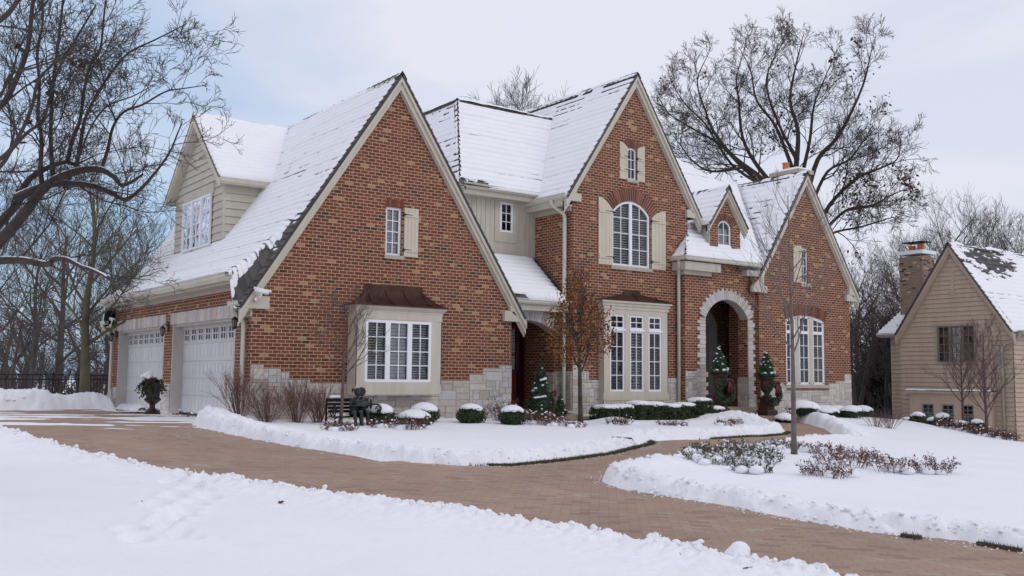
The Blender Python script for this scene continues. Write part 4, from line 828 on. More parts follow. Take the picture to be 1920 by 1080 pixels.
def seccam(p, d, parent=H):
    d = Vector(d).normalized(); p = Vector(p); mb = MB(); mb.tube([p - d * .17, p + d * .15], .042, 12); 
    mb.tube([p - d * .19 + Vector((0, 0, .045)), p + d * .21 + Vector((0, 0, .045))], .03, 8); mb.tube([p + Vector((0, 0, -.03)), p + Vector((0, 0, -.12)) - d * .03, p + Vector((-d.x * .1, .10, -.16))], .018, 8); mb.ball(tuple(p + Vector((-d.x * .1, .12, -.17))), .045, n=10)
    so = mb.build('security_camera', 'camera_white', parent, smooth=True); mb = MB(); mb.tube([p + d * .145, p + d * .155], .034, 12); mb.build('lens', 'black_iron', so)
seccam((.10, -.30, 2.93), (.85, -.3, -.18)); seccam((-.22, 11.25, 2.75), (.1, -1, -.15))
# ------------------------------------------------------------------ terrain, paving and snow
def gz(x, y):
    x = np.asarray(x, float); y = np.asarray(y, float)
    z = -.01 * np.clip(x, 0, 40) + .03 * np.minimum(y, 0)
    z = z - .035 * np.clip(x - 10, 0, 12) * sst(-2.5, -7, y); z = z - .25 * np.clip(x - 20.8, 0, 6) * sst(20.5, 22, x) * sst(1.5, .5, y) ; z = z - .13 * np.clip(y - 13.5, 0, 30) * sst(13.5, 17, y) - .12 * np.clip(x - 22.5, 0, 9) * sst(22.5, 25, x) * sst(.5, 1.5, y)
    return z
PV = [(-5.15, -2.0, .17, 0), (-4.95, -5.2, .17, 0), (-4.62, -8.0, .16, 0), (-4.15, -9.6, .17, 0), (-3.55, -11.1, .16, 0), (-3.15, -12.2, .17, 0), (-2.72, -13.2, .16, 0), (-2.45, -14.1, .15, 0), (-2.2, -15.1, .15, 0), (-2.05, -15.9, .17, 0),
      (-1.95, -16.5, .17, 0), (-1.8, -17.2, .15, 0), (-1.8, -27, .15, 0), (1.2, -27, .2, 0), (1.25, -20, .18, .0), (1.06, -16.8, .15, .03), (1.02, -16.2, .15, .04), (.66, -15.5, .15, .0), (.57, -14.6, .15, 0), (.62, -13.5, .16, 0), (.5, -12.5, .19, 0),
      (.42, -11.8, .22, 0), (.75, -11.1, .23, 0), (1.9, -10.3, .20, 0), (3.2, -9.8, .18, .06), (4.55, -9.35, .15, .1), (6.4, -8.6, .15, .1), (8.3, -7.85, .16, .1), (10.3, -7.3, .16, .0), (12.7, -6.5, .18, 0), (14.3, -5.2, .2, 0), (15.6, -3.7, .3, 0), (16.6, -2.3, .34, 0), (17.6, -.95, .3, 0),
      (17.45, -.10, .1, 0), (14.3, -.10, .1, 0), (14.0, -1.0, .2, 0), (13.6, -2.8, .25, .0), (13.1, -4.6, .22, .12), (12.2, -5.15, .20, .12), (10.6, -5.75, .20, .12), (8.4, -6.2, .20, .1), (7.1, -6.15, .2, .0), (6.4, -6.35, .2, .12), (5.9, -6.85, .18, .14), (3.55, -8.25, .18, .13), (1.9, -8.9, .18, .12), (.6, -9.25, .2, .08),
      (-.1, -8.95, .17, 0), (-.55, -8.4, .18, 0), (-.95, -7.5, .18, 0), (-1.28, -5.5, .19, 0), (-1.42, -3.6, .21, 0), (-1.47, -2.5, .25, 0), (-1.5, -1.0, .32, 0), (-1.35, -.2, .35, 0), (-.6, .4, .28, 0), (-.02, .75, .12, 0), (-.02, 11.8, .1, 0), (-.45, 9.6, .38, 0), (-.95, 9.3, .50, 0), (-1.8, 9.35, .40, 0), (-2.5, 9.2, .58, 0), (-3.6, 9.05, .56, 0), (-6, 9.0, .55, 0), (-14, 9, .5, 0), (-14, 1.5, .2, 0), (-5.6, 1.0, .18, 0)]
def snow_t(x, y):
    P = np.array([(a, b) for a, b, c, d in PV]); hb = np.array([c for a, b, c, d in PV]); eo = np.array([d for a, b, c, d in PV])
    best = np.full(x.shape, 1e9); H_ = np.zeros(x.shape); E_ = np.zeros(x.shape)
    for i in range(len(P)):
        a = P[i]; b = P[(i + 1) % len(P)]; ab = b - a; q = np.clip(((x - a[0]) * ab[0] + (y - a[1]) * ab[1]) / (ab @ ab), 0, 1)
        d = np.hypot(x - a[0] - q * ab[0], y - a[1] - q * ab[1]); m = d < best; best = np.where(m, d, best); H_ = np.where(m, hb[i] + (hb[(i + 1) % len(P)] - hb[i]) * q, H_); E_ = np.where(m, eo[i] + (eo[(i + 1) % len(P)] - eo[i]) * q, E_)
    d = np.where(inpoly(x, y, [tuple(p) for p in P]), -best, best) - E_
    d = d + .10 * (fbm(x * 2.3, y * 2.3, 3, 31) - .5) + .10 * (fbm(x * 9, y * 9, 3, 32) - .5)
    lowb = sst(-.8, 0, x) * sst(-7.6, -6.6, y) * sst(15.2, 14.2, x); base = .12 - .07 * lowb + .05 * (fbm(x * .35, y * .35, 3, 33) - .5) + .018 * (fbm(x * 2.0, y * 1.2, 3, 34) - .5)
    wdt = .28 + .9 * H_
    bk = (H_ - base) * np.exp(-((d - wdt * .7) / wdt) ** 2)
    lump = fbm(x * 5, y * 5, 4, 35, .62) - .45; fine = fbm(x * 17, y * 17, 3, 36, .6) - .5
    near = np.exp(-np.maximum(d - .1, 0) / (.25 + 1.1 * H_))
    t_ = (base + bk) * sst(-.02, .16 + .35 * H_, d) ** .7 + near * (.17 * lump * (H_ + .12) / .3 + .17 * fine + .05 * (fbm(x * 31, y * 31, 2, 37) - .5)) * sst(0, .1, d)
    t_ = np.where(d < 0, -.05, t_)
    return t_, d
def dents(x, y, t_):
    rg = random.Random(5)
    for (p, q, n_) in (((-4.35, -9.3), (-6.1, -13.4), 15), ((-4.2, -9.6), (-5.9, -13.6), 12), ((-6.9, -8.3), (-8.6, -12.5), 0)):
        for i in range(n_):
            f = i / n_; cx = p[0] + (q[0] - p[0]) * f + rg.uniform(-.13, .13); cy = p[1] + (q[1] - p[1]) * f + rg.uniform(-.1, .1); r2 = (((x - cx) / .11) ** 2 + ((y - cy) / .16) ** 2)
            t_ = t_ - .065 * np.exp(-r2 ** 1.5) + .022 * np.exp(-(np.sqrt(r2) - 1.4) ** 2 * 6)
    # old drifted-in path in the lawn on the left
    cyv = -9.6 - (x + 8) * .9 - .35 * np.sin((x + 8) * 1.6); t_ = t_ - .045 * np.exp(-((y - cyv) / .32) ** 2) * sst(-6.0, -6.8, x)
    return t_
def snowgrid(name, x0, x1, y0, y1, st, extra=None, mat='dirty_snow_lawn', mask=None):
    nx = int((x1 - x0) / st) + 1; ny = int((y1 - y0) / st) + 1; X, Y = np.meshgrid(np.linspace(x0, x1, nx), np.linspace(y0, y1, ny), indexing='ij')
    t_, d = snow_t(X, Y); 
    if extra: t_ = extra(X, Y, t_)
    Z = gz(X, Y) + t_; mk = np.maximum(np.maximum(t_[:-1, :-1], t_[1:, 1:]), np.maximum(t_[1:, :-1], t_[:-1, 1:])) > .0
    if mask is not None: cx = (X[:-1, :-1] + X[1:, 1:]) / 2; cy = (Y[:-1, :-1] + Y[1:, 1:]) / 2; mk &= mask(cx, cy)
    o = gridmesh(name, np.stack([X, Y, Z], -1), mk, mat); tag(o, kind='structure'); return o
def bedx(X, Y, t_):     # snow heaped against the beds
    t_ = t_ + .03 * (fbm(X * 1.3, Y * 1.3, 3, 51) - .4) * (t_ > .02)
    t_ = t_ + .16 * np.exp(-((X - 9.3) / .5) ** 2 - ((Y + 2.0) / .6) ** 2) + .10 * np.exp(-((X - 12.6) / .8) ** 2 - ((Y + 2.3) / .6) ** 2) + .14 * np.exp(-((X - 13.3) / .6) ** 2 - ((Y + 3.0) / .8) ** 2) * (t_ > .05)
    # bare strip under the eaves at the side entry
    t_ = np.where((X > 7.3) & (X < 10.5) & (Y > -1.0 + .35 * (fbm(X * 3, Y * 3, 2, 9) - .5)) & (Y < .9), -.05, t_)
    return t_
def islx(X, Y, t_):
    return t_ + (.10 * fbm(X * .8, Y * .8, 3, 61) - .07) * sst(.3, 1.4, X - .4) * sst(6.5, 4.5, X) * (t_ > .02)
inh = lambda x, y: ((x > 0) & (x < 7.28) & (y > .02) & (y < 11.8)) | ((x > 7.28) & (x < 22.1) & (y > .4) & (y < 10))
snowgrid('lawn_snow', -12.5, .3, -24, -10, .03, dents, mask=lambda x, y: x < .3 - .0 * y)
snowgrid('lawn_snow', -14, -3.9, -10.05, 9.3, .06, dents)
snowgrid('lawn_snow', -1.9, 14.0, -9.5, .9, .05, bedx, mask=lambda x, y: ~inh(x, y) & ((y > -7.2 + .0 * x) | (x < 4.0)) & ~((x > 4.0) & (y < -7.0)) & ~((x > 8) & (y < -6.5)))
snowgrid('lawn_snow', .2, 13, -24, -5.9, .048, islx, mask=lambda x, y: (y < -7.0) | (x > 8) & (y < -6.5))
snowgrid('lawn_snow', 12.9, 30, -24, .6, .09, mask=lambda x, y: ~inh(x, y) & ~((x > 12.9) & (x < 14.0) & (y > -6)) | (x > 14) & (y < .5) & ~inh(x, y))
snowgrid('lawn_snow', -14, .2, 8.7, 14, .06)
fine = lambda x, y: ((x > -13.9) & (x < 29.9) & (y > -23.9) & (y < .5)) | ((x > -13.9) & (x < .15) & (y < 13.9) & (y > -10))
def coarse(name, x0, x1, y0, y1, st, m):
    nx = int((x1 - x0) / st) + 1; ny = int((y1 - y0) / st) + 1; X, Y = np.meshgrid(np.linspace(x0, x1, nx), np.linspace(y0, y1, ny), indexing='ij')
    Z = gz(X, Y) + .12 + .5 * (fbm(X * .06, Y * .06, 3, 3) - .5) * sst(20, 60, np.hypot(X, Y)); cx = (X[:-1, :-1] + X[1:, 1:]) / 2; cy = (Y[:-1, :-1] + Y[1:, 1:]) / 2
    tag(gridmesh(name, np.stack([X, Y, Z], -1), m(cx, cy), 'snow'), kind='structure')
coarse('ground_snow', -80, 120, -60, 120, .5, lambda x, y: ~fine(x, y) & ~inh(x, y))
coarse('ground_snow', -800, 900, -700, 900, 20, lambda x, y: ~((x > -80) & (x < 120) & (y > -60) & (y < 120)))
def pave(name, x0, x1, y0, y1, m=lambda x, y: x == x, dz=0, mat='pavers'):
    X, Y = np.meshgrid(np.arange(x0, x1 + .01, .25), np.arange(y0, y1 + .01, .25), indexing='ij'); cx = (X[:-1, :-1] + X[1:, 1:]) / 2; cy = (Y[:-1, :-1] + Y[1:, 1:]) / 2
    tag(gridmesh(name, np.stack([X, Y, gz(X, Y) + dz], -1), m(cx, cy), mat), kind='structure')
pave('driveway', -14, 4.0, -27, 12, lambda x, y: ~((x > 0) & (y > .2)) & ~((x > -1.0) & (y > -8)))
pave('walkway', 4.0, 18, -10, 0); pave('driveway', 0, 4, -27, -8, dz=-.003) if False else None
pave('garden_soil', -1, 7.0, -5.5, .2, dz=.0, mat='soil'); pave('garden_soil', 7, 14, -3.0, .9, dz=.012, mat='soil')
def crumbs(segs, n, seed, smax=.045, off=(-.25, .35)):
    rg = random.Random(seed); mb = MB(); L_ = [(PV[i], PV[(i + 1) % len(PV)]) for i in segs]; W_ = [math.hypot(b[0] - a[0], b[1] - a[1]) for a, b in L_]
    for _ in range(n):
        a, b = rg.choices(L_, W_)[0]; t_ = rg.random(); dx, dy = b[0] - a[0], b[1] - a[1]; q = math.hypot(dx, dy); o = min(off[1], max(off[0], rg.gauss(.08, .16))); x = a[0] + dx * t_ + dy / q * -o * -1 * (-1); y = a[1] + dy * t_ + dx / q * -o
        for sg in (1, -1):
            xx = a[0] + dx * t_ + sg * dy / q * o; yy = a[1] + dy * t_ - sg * dx / q * o; tt, dd = snow_t(np.array([xx]), np.array([yy]))
            if (dd[0] > 0) == (o > .1): break
        s_ = smax * rg.random() ** 2.2 + .008
        if dd[0] < 0: s_ *= .45
        mb.lathe((xx, yy, float(gz(xx, yy)) + max(0, float(tt[0])) - s_ * .2), [(s_ * .35, -s_ * .6), (s_ * rg.uniform(.8, 1.1), -s_ * .1), (s_ * rg.uniform(.6, 1), s_ * .4), (s_ * .3, s_ * .75)], 6, 0, rg.uniform(.7, 1.3), rg.uniform(.7, 1.3))
    return tag(mb.build('snow_crumbs', 'dirty_snow_lawn', smooth=True), kind='structure')
crumbs(range(0, 12), 3200, 1, .042); crumbs(range(15, 26), 1300, 2, .030); crumbs(list(range(42, 58)), 1000, 3, .028); crumbs(range(60, 68), 300, 4, .07)
# thin wind-blown snow left on the apron
X, Y = np.meshgrid(np.arange(-9, -.2, .035), np.arange(-3, 9.4, .035), indexing='ij'); uu = X * .808 - Y * .589; vv = X * .589 + Y * .808
m_ = fbm(uu * .55, vv * 2.1, 5, 71, .58); ctr = np.exp(-((vv - 1.1 - .1 * uu) / 1.5) ** 2) * sst(1.4, -.6, uu)
h = (m_ - .60 + .20 * ctr) * .14; h = np.minimum(h, .012) + .0
gridmesh('driveway_snow', np.stack([X, Y, gz(X, Y) + h], -1), (h[:-1, :-1] > -.002) | (h[1:, 1:] > -.002), 'snow').__setitem__('kind', 'structure')
# dark grassy edging showing in front of the melting bed edges
def edging(pts, seed):
    mb = MB(); rg = random.Random(seed); P = [Vector((a, b, 0)) for a, b in pts]
    for i in range(len(P) - 1):
        L_ = (P[i + 1] - P[i]).length; n_ = int(L_ * 420); d = (P[i + 1] - P[i]).normalized(); o = Vector((-d.y, d.x, 0))
        mb.tube([(*(P[i] + o * .06).xy, float(gz(P[i].x, P[i].y)) - .01), (*(P[i + 1] + o * .06).xy, float(gz(P[i + 1].x, P[i + 1].y)) - .01)], .05, 6, 1)
        for q in range(n_):
            p = P[i] + d * rg.uniform(0, L_) + o * rg.gauss(.05, .045); z = float(gz(p.x, p.y)); h = rg.uniform(.02, .065); dx, dy = rg.uniform(-.03, .03), rg.uniform(-.03, .03); a = rg.uniform(0, 3.1); wx, wy = math.cos(a) * .007, math.sin(a) * .007
            mb.add([(p.x - wx, p.y - wy, z), (p.x + wx, p.y + wy, z), (p.x + dx, p.y + dy, z + h)], [(0, 1, 2)], 0, rg.random())
    return tag(mb.build('bed_edging', ['leaf_grass', 'soil']), kind='structure')
edging([(-.05, -8.95), (.6, -9.25), (1.9, -8.9), (3.55, -8.25), (5.9, -6.85), (6.4, -6.35)][::-1][::-1], 1)
edging([(8.4, -6.2), (10.6, -5.75), (12.2, -5.15), (13.1, -4.6)], 2); edging([(8.3, -7.85), (6.4, -8.6), (4.55, -9.35), (3.2, -9.8)], 3)
edging([(1.09, -16.75), (1.06, -16.35)], 4); edging([(.80, -15.9), (.74, -15.72)], 5)
def surf(x, y):
    t_, d = snow_t(np.array([x]), np.array([y])); return float(gz(x, y)) + max(0, float(t_[0]))
def atY(u, Y, v=700):
    r = CM @ np.array([u - 960., v - 540., 1855.]); q = (Y - CP[1]) / r[1]; return float(CP[0] + q * r[0]), float(CP[2] + q * r[2])
# ------------------------------------------------------------------ plants
def leafquad(mb, p, s, rg, m=0, up=0):
    a = Vector((rg.gauss(0, 1), rg.gauss(0, 1), rg.gauss(0, 1) + up)).normalized(); b = a.orthogonal().normalized(); b.rotate(Matrix.Rotation(rg.uniform(0, 6.3), 3, a)); c = a.cross(b); l_ = s * rg.uniform(.7, 1.4); w_ = l_ * .38
    mb.add([tuple(p - c * w_ * .2), tuple(p + b * l_ * .5 + c * w_), tuple(p + b * l_), tuple(p + b * l_ * .5 - c * w_)], [(0, 1, 2, 3)], m, rg.random())
def snowcap(c, rx, ry, rz, seed, cover=.9, parent=None, lift=.03, sq=1, zoff=0):
    nt_, na = 22, 44; T_, A = np.meshgrid(np.linspace(0, 1, nt_), np.linspace(0, 2 * np.pi, na), indexing='ij')
    ca, sa_ = np.cos(A), np.sin(A); low = cover * (.72 + .55 * fbm(ca * 2.2 + seed, sa_ * 2.2, 3, seed)) * 1.25; th = T_ * np.minimum(low, 1.75)
    k = lift * (1.1 + .5 * fbm(ca * 2 + T_ * 2, sa_ * 2 + T_, 3, seed + 1)) * np.clip((1 - T_) * 7, 0, 1) ** .5 - .012 * (T_ > .98)
    st_, ct = np.sin(th), np.cos(th)
    if sq != 1: st_ = np.sign(st_) * np.abs(st_) ** sq; ct = np.sign(ct) * np.abs(ct) ** sq; ca = np.sign(ca) * np.abs(ca) ** sq; sa_ = np.sign(sa_) * np.abs(sa_) ** sq
    return gridmesh('snow_cap', np.stack([c[0] + (rx + k * .7) * st_ * ca, c[1] + (ry + k * .7) * st_ * sa_, c[2] + zoff + (rz + k * 1.2) * ct], -1), np.ones((nt_ - 1, na - 1), bool), 'snow', parent)
def shrub(name, loc, rx, ry, rz, label, seed, group=None, cat='shrub', mat='leaf_green', n=2600, ls=.038, cover=.85, sq=1, cap=True):
    rg = random.Random(seed); o = empty(name, loc, label, cat, group); mb = MB(); x, y, z = loc
    for i in range(n):
        u = rg.uniform(-1, 1); a = rg.uniform(0, 6.283); s_ = math.sqrt(1 - u * u); ca, sa_ = math.cos(a), math.sin(a)
        f = rg.uniform(.80, 1.06) * (1 + .08 * math.sin(a * 5 + seed) * s_)
        if sq != 1: sg = lambda q: math.copysign(abs(q) ** sq, q); s_, u, ca, sa_ = sg(s_), sg(u), sg(ca), sg(sa_)
        leafquad(mb, Vector((x + rx * s_ * ca * f, y + ry * s_ * sa_ * f, z + rz * (.92 + u * f * .95))), ls, rg, 0, .5)
    mb.ball((x, y, z + rz * .85), rx * .74, ry * .74, rz * .74, 12, 0, .0); mb.build('foliage', mat, o)
    if cap: snowcap((x, y, z + rz * .92), rx, ry, rz, seed, cover, o, .028, sq)
    return o
def twigs(mb, p, d, L_, r, lev, rg, up=.15, wig=.25, kids=3, ang=.6, tips=None, segs=3, m=0, minr=.0022):
    pts = [p.copy()]; rr = [r]; q = p.copy(); d = d.normalized(); dirs = []
    for i in range(segs):
        d = (d + Vector((rg.gauss(0, wig), rg.gauss(0, wig), rg.gauss(0, wig) + up)) * .5).normalized(); q = q + d * L_ / segs; pts.append(q.copy()); rr.append(max(minr, r * (1 - .62 * (i + 1) / segs))); dirs.append(d.copy())
    mb.tube(pts, rr, 6 if r > .05 else (4 if r > .012 else 3), m, cap=False)
    if lev <= 0:
        if tips is not None: tips.append((q.copy(), d.copy()))
        return
    if tips is not None and lev == 1: tips.append((q.copy(), d.copy()))
    for k in range(kids):
        f = .25 + .75 * (k + rg.random()) / kids; i = min(segs - 1, int(f * segs)); b = pts[i].lerp(pts[i + 1], f * segs - i); dd = dirs[i]; ax = dd.orthogonal().normalized(); ax.rotate(Matrix.Rotation(rg.uniform(0, 6.283), 3, dd)); nd = dd.copy(); nd.rotate(Matrix.Rotation(ang * rg.uniform(.6, 1.3), 3, ax))
        twigs(mb, b, nd, L_ * rg.uniform(.45, .75) * (1.15 - .35 * f), max(minr, rr[i] * .58), lev - 1, rg, up, wig, kids, ang, tips, segs, m, minr)
def barebush(name, loc, h, spread, n, seed, label, group=None, mat='twig_red', lev=2, cat='bush', r=.007):
    rg = random.Random(seed); o = empty(name, loc, label, cat, group); mb = MB()
    for i in range(n):
        a = rg.uniform(0, 6.283); k = rg.uniform(.05, 1); p = Vector(loc) + Vector((math.cos(a), math.sin(a), 0)) * spread * .25 * k; d = Vector((math.cos(a) * k * spread / h, math.sin(a) * k * spread / h, 1.0))
        twigs(mb, p, d, h * rg.uniform(.7, 1.05), r, lev, rg, .06, .10, 3, .38)
    mb.build('stems', mat, o); return o
def clump(name, loc, r, h, seed, label, group=None, leaf='leaf_purple', n=60, snowb=22, cat='plant', ls=.028, stem='twig'):
    rg = random.Random(seed); o = empty(name, loc, label, cat, group); mb = MB(); lf = MB(); sb = MB(); tips = []
    for i in range(n):
        a = rg.uniform(0, 6.283); k = rg.random() ** .6; p = Vector(loc) + Vector((math.cos(a), math.sin(a), 0)) * r * .75 * k; p.z = surf(p.x, p.y) - .03 if abs(loc[0]) < 30 and r > .25 else loc[2]
        d = Vector((math.cos(a) * k * .6, math.sin(a) * k * .6, 1)); twigs(mb, p, d, h * rg.uniform(.6, 1.1), .004, 1, rg, .05, .22, 2, .7, tips)
    for (q, d) in tips:
        for _ in range(3): leafquad(lf, q - d * rg.uniform(0, .10) + Vector((rg.gauss(0, .012), rg.gauss(0, .012), 0)), ls, rg)
    for (q, d) in rg.sample(tips, min(snowb, len(tips))): s_ = rg.uniform(.009, .025); sb.ball(tuple(q + Vector((0, 0, -.01))), s_ * 1.3, s_ * 1.2, s_ * .8, 8)
    for i in range(snowb // 3): a = rg.uniform(0, 6.283); k = rg.random() * r * .8; px_, py_ = loc[0] + math.cos(a) * k, loc[1] + math.sin(a) * k; s_ = rg.uniform(.04, .10); sb.ball((px_, py_, (surf(px_, py_) if r > .25 else loc[2]) + s_ * .3), s_ * 1.3, s_ * 1.2, s_ * .75, 10)
    mb.build('stems', stem, o); lf.build('leaves', leaf, o)
    if snowb: tag(sb.build('snow', 'snow', o, smooth=True), kind='stuff')
    return o
# boxwood balls in the left bed
for i, (u, Y, r_, lb) in enumerate(((718, -1.5, .30, 'snow capped boxwood ball right beside the bronze bench'), (778, -1.75, .42, 'low boxwood almost buried in snow, in front of another ball'), (797, -1.0, .36, 'snow capped boxwood ball close to the stone base under the bay'),
                               (884, -1.5, .37, 'round boxwood with thick snow cap in the middle of the bed'), (961, -2.1, .34, 'round boxwood with thick snow cap near the side entry steps'))):
    x, _ = atY(u, Y); shrub('boxwood', (x, Y, surf(x, Y) - (.12 if i == 1 else .04)), r_, r_ * .9, .24 if i != 1 else .22, lb, 20 + i, 'boxwood balls in the snowy front bed', cover=.75 if i > 2 else .95)
for i in range(8):
    x = 9.82 + i * .62; ht = (.24, .24, .29, .28, .25, .26, .26, .24)[i]
    lb = ('leftmost clipped hedge shrub, under the left window of the tall bay', 'second hedge shrub from the left, snow running down its side', 'third hedge shrub from the left, taller with dark green flank', 'fourth hedge shrub from the left, taller with a white drip of snow', 'fifth hedge shrub from the left, in front of the downspout side', 'sixth hedge shrub from the left, right of the downspout', 'seventh hedge shrub from the left, before the stone jamb', 'rightmost hedge shrub, next to the porch planter')[i]
    shrub('hedge_shrub', (x, -.95 + .05 * (i % 2), surf(x, -.95) - .06), .36, .36, ht, lb, 40 + i, 'clipped hedge under the tall bay window', n=4600, ls=.042, cover=.72, sq=.62)
for i, (u, v_, r_, hz_) in enumerate(((1545, 0, .45, .2), (1505, 0, .5, .24), (1570, 0, .36, .2), (1595, 0, .36, .22), (1615, 0, .38, .2), (1470, 0, .3, .16))):
    Y = -1.5 - .5 * (i % 2); x, _ = atY(u, Y); shrub('buried_shrub', (x, Y, surf(x, Y) - .06), r_, r_, hz_, ('snow mound over a shrub below the arched window sill', 'big snow mound over a shrub at the left of the arched window', 'snow covered shrub below the right end of the stone sill', 'snow capped shrub with dark gap under it at the house corner', 'snow capped shrub just beyond the house corner', 'small buried shrub beside the right porch planter')[i], 60 + i, 'buried shrubs in front of the right gable', cover=1.25 if i in (0, 1, 5) else .95, n=900)
# bare bushes at the garage corner
for i, (u, Y, h, sp) in enumerate(((452, -.75, .80, .55), (505, -.8, .62, .5), (560, -.8, .72, .50), (600, -.85, .70, .45))):
    x, _ = atY(u, Y); barebush('bare_bush', (x, Y, surf(x, Y) - .05), h, sp, 46, 80 + i, ('bare reddish bush at the garage corner, leftmost and tallest of four', 'low bare bush second from the garage corner', 'bare twiggy bush third from the garage corner', 'bare twiggy bush just left of the bronze bench')[i], 'bare bushes along the stone base')
# perennials poking through the snow
pl = [(770, -2.9, .5, .22, 'leaf_purple', 'brown leafed plant clump in front of the two boxwood balls'), (640, -3.0, .45, .18, 'leaf_purple', 'low frosted plant clump in front of the bench'), (720, -2.5, .3, .20, 'leaf_purple', 'snow laden plant clump at the foot of the bench'), (940, -1.0, .3, .50, 'leaf_purple', 'tall withered plant against the stone beside the side entry'),
      (1010, -2.0, .45, .30, 'leaf_brown', 'dry brown plants in front of the side entry'), (1035, -2.6, .35, .28, 'leaf_purple', 'frosted dark plant left of the orange maple trunk'), (1080, -3.2, .3, .15, 'leaf_purple', 'small dark plant in the snow below the maple'), (1160, -2.6, .35, .22, 'leaf_brown', 'brown plant in the snow left of the hedge'), (1260, -3.0, .5, .14, 'leaf_purple', 'low frosted plants in the snow before the hedge'), (1365, -3.2, .45, .16, 'leaf_purple', 'low frosted plants before the porch steps')]
for i, (u, Y, r_, h, lf, lb) in enumerate(pl):
    x, _ = atY(u, Y); clump('withered_plant', (x, Y, surf(x, Y)), r_, h, 100 + i, lb, 'withered plants in the front beds', lf, n=int(70 * r_ / .4))
isl = [(4.0, -9.9, .55, .25, 'leaf_green', 'dark green plant at the island edge by the walkway, leftmost'), (5.1, -9.5, .6, .25, 'leaf_green', 'green plant at the island edge left of the sapling'), (3.3, -10.7, .45, .2, 'leaf_green', 'small green plant on the crest of the island pile'), (4.1, -10.9, .55, .32, 'leaf_green', 'tall green rose like plant in the island, left middle'), (3.2, -11.7, .38, .22, 'leaf_green', 'green plant nearest the drive in the island'),
       (5.0, -10.3, .5, .3, 'leaf_green', 'green plant just left of the sapling trunk'), (6.9, -10.2, .45, .26, 'leaf_purple', 'frosted plant right behind the sapling trunk'), (5.4, -11.7, .55, .34, 'leaf_purple', 'reddish plant clump right of the sapling'), (3.75, -12.6, .45, .28, 'leaf_purple', 'reddish plant clump closest to the camera in the island'), (6.3, -11.4, .45, .28, 'leaf_purple', 'reddish brown clump in the middle right of the island'), (5.35, -12.6, .36, .3, 'leaf_purple', 'reddish clump second from the right in the island'), (5.9, -12.9, .40, .32, 'leaf_purple', 'rightmost reddish clump of the island'), (6.9, -9.3, .5, .22, 'leaf_purple', 'frosted plant at the island edge right of the sapling')]
for i, (x, y, r_, h, lf, lb) in enumerate(isl): clump('island_plant', (x, y, surf(x, y)), r_, h * .72, 130 + i, lb, 'plants in the round island bed', lf, n=int(64 * r_ / .5), snowb=18)
barebush('bare_bush', (*[-7.0, -9.9], surf(-7.0, -9.9)), .26, .3, 26, 150, 'small bare twiggy plant in the lawn at the left edge', r=.004, lev=1)
for i, (u, Y) in enumerate(((1640, -4.2), (1665, -4.6))): x, _ = atY(u, Y); barebush('dry_grass_tuft', (x, Y, surf(x, Y) - .05), .5, .5, 40, 160 + i, ('pale dry grass tuft on the snow bank right of the house', 'second pale dry grass tuft, closer to the neighbour')[i], 'dry tufts on the right bank', mat='twig', lev=1, r=.004)
# ------------------------------------------------------------------ planters, wreaths, bench and statue
def conetree(parent, c, r, h, seed, n=2600, mat='leaf_pine', snow=16, ls=.045, sway=0):
    rg = random.Random(seed); mb = MB(); sb = MB(); c = Vector(c); mb.lathe(tuple(c), [(r * .7, 0), (r * .72, h * .12), (r * .4, h * .5), (.01, h * .93)], 10, 0, r=.0)
    for i in range(n):
        t_ = 1 - math.sqrt(rg.random()); t_ = min(.99, t_); a = rg.uniform(0, 6.283); rr = r * (1 - t_) * (.66 + .50 * rg.random()) * (1 + .22 * math.sin(a * 4 + t_ * 11 + seed) + .12 * math.sin(t_ * 31 + a)) * (1.0 if t_ > .12 else .75 + t_ * 2)
        leafquad(mb, c + Vector((math.cos(a) * rr, math.sin(a) * rr, t_ * h + rg.uniform(-.02, .03))), ls, rg, 0, .2)
    for i in range(snow):
        t_ = rg.uniform(.08, .97); a = rg.uniform(2.2, 6.6); rr = r * (1 - t_) * 1.02; s_ = rg.uniform(.018, .045) * (1.25 - t_ * .6); sb.ball(tuple(c + Vector((math.cos(a) * rr, math.sin(a) * rr, t_ * h + .02))), s_ * 1.4, s_ * 1.3, s_ * .8, 8)
    fo = mb.build('foliage', mat, parent); tag(sb.build('snow', 'snow', parent, smooth=True), kind='stuff'); return fo
pl0 = empty('porch_planter', (0, 0, 0), 'tall brown planter with cone tree and bowed wreath in front of the left porch jamb', 'planter', 'planters flanking the porch')
mb = MB()      # square pedestal: plinth, tapered shaft, cap
def frus(mb, z0, z1, a, b, m=0): mb.add([(-a, -a, z0), (a, -a, z0), (a, a, z0), (-a, a, z0), (-b, -b, z1), (b, -b, z1), (b, b, z1), (-b, b, z1)], [(0, 1, 5, 4), (1, 2, 6, 5), (2, 3, 7, 6), (3, 0, 4, 7), (4, 5, 6, 7), (3, 2, 1, 0)], m)
frus(mb, 0, .22, .24, .24); frus(mb, .22, .27, .24, .19); frus(mb, .27, .60, .17, .15); frus(mb, .60, .66, .20, .20); mb.build('pedestal', 'urn_brown', pl0)
mb = MB(); mb.lathe((0, 0, .66), [(.15, 0), (.16, .03), (.08, .07), (.09, .12), (.19, .24), (.21, .42), (.20, .52), (.26, .60), (.27, .63), (.24, .63), (.2, .55)], 20); mb.build('urn', 'urn_brown', pl0, smooth=False)
conetree(pl0, (0, 0, 1.27), .29, .92, 5, snow=22)
mb = MB(); rg = random.Random(3)
for i in range(1500): a = rg.uniform(0, 6.283); b = rg.uniform(0, 6.283); rr = .275 + .075 * math.cos(b); leafquad(mb, Vector((math.cos(a) * rr, -.29 + .055 * math.sin(b), .78 + math.sin(a) * rr * 1.1)), .05, rg)
mb.build('wreath', 'leaf_pine', pl0)
mb = MB()
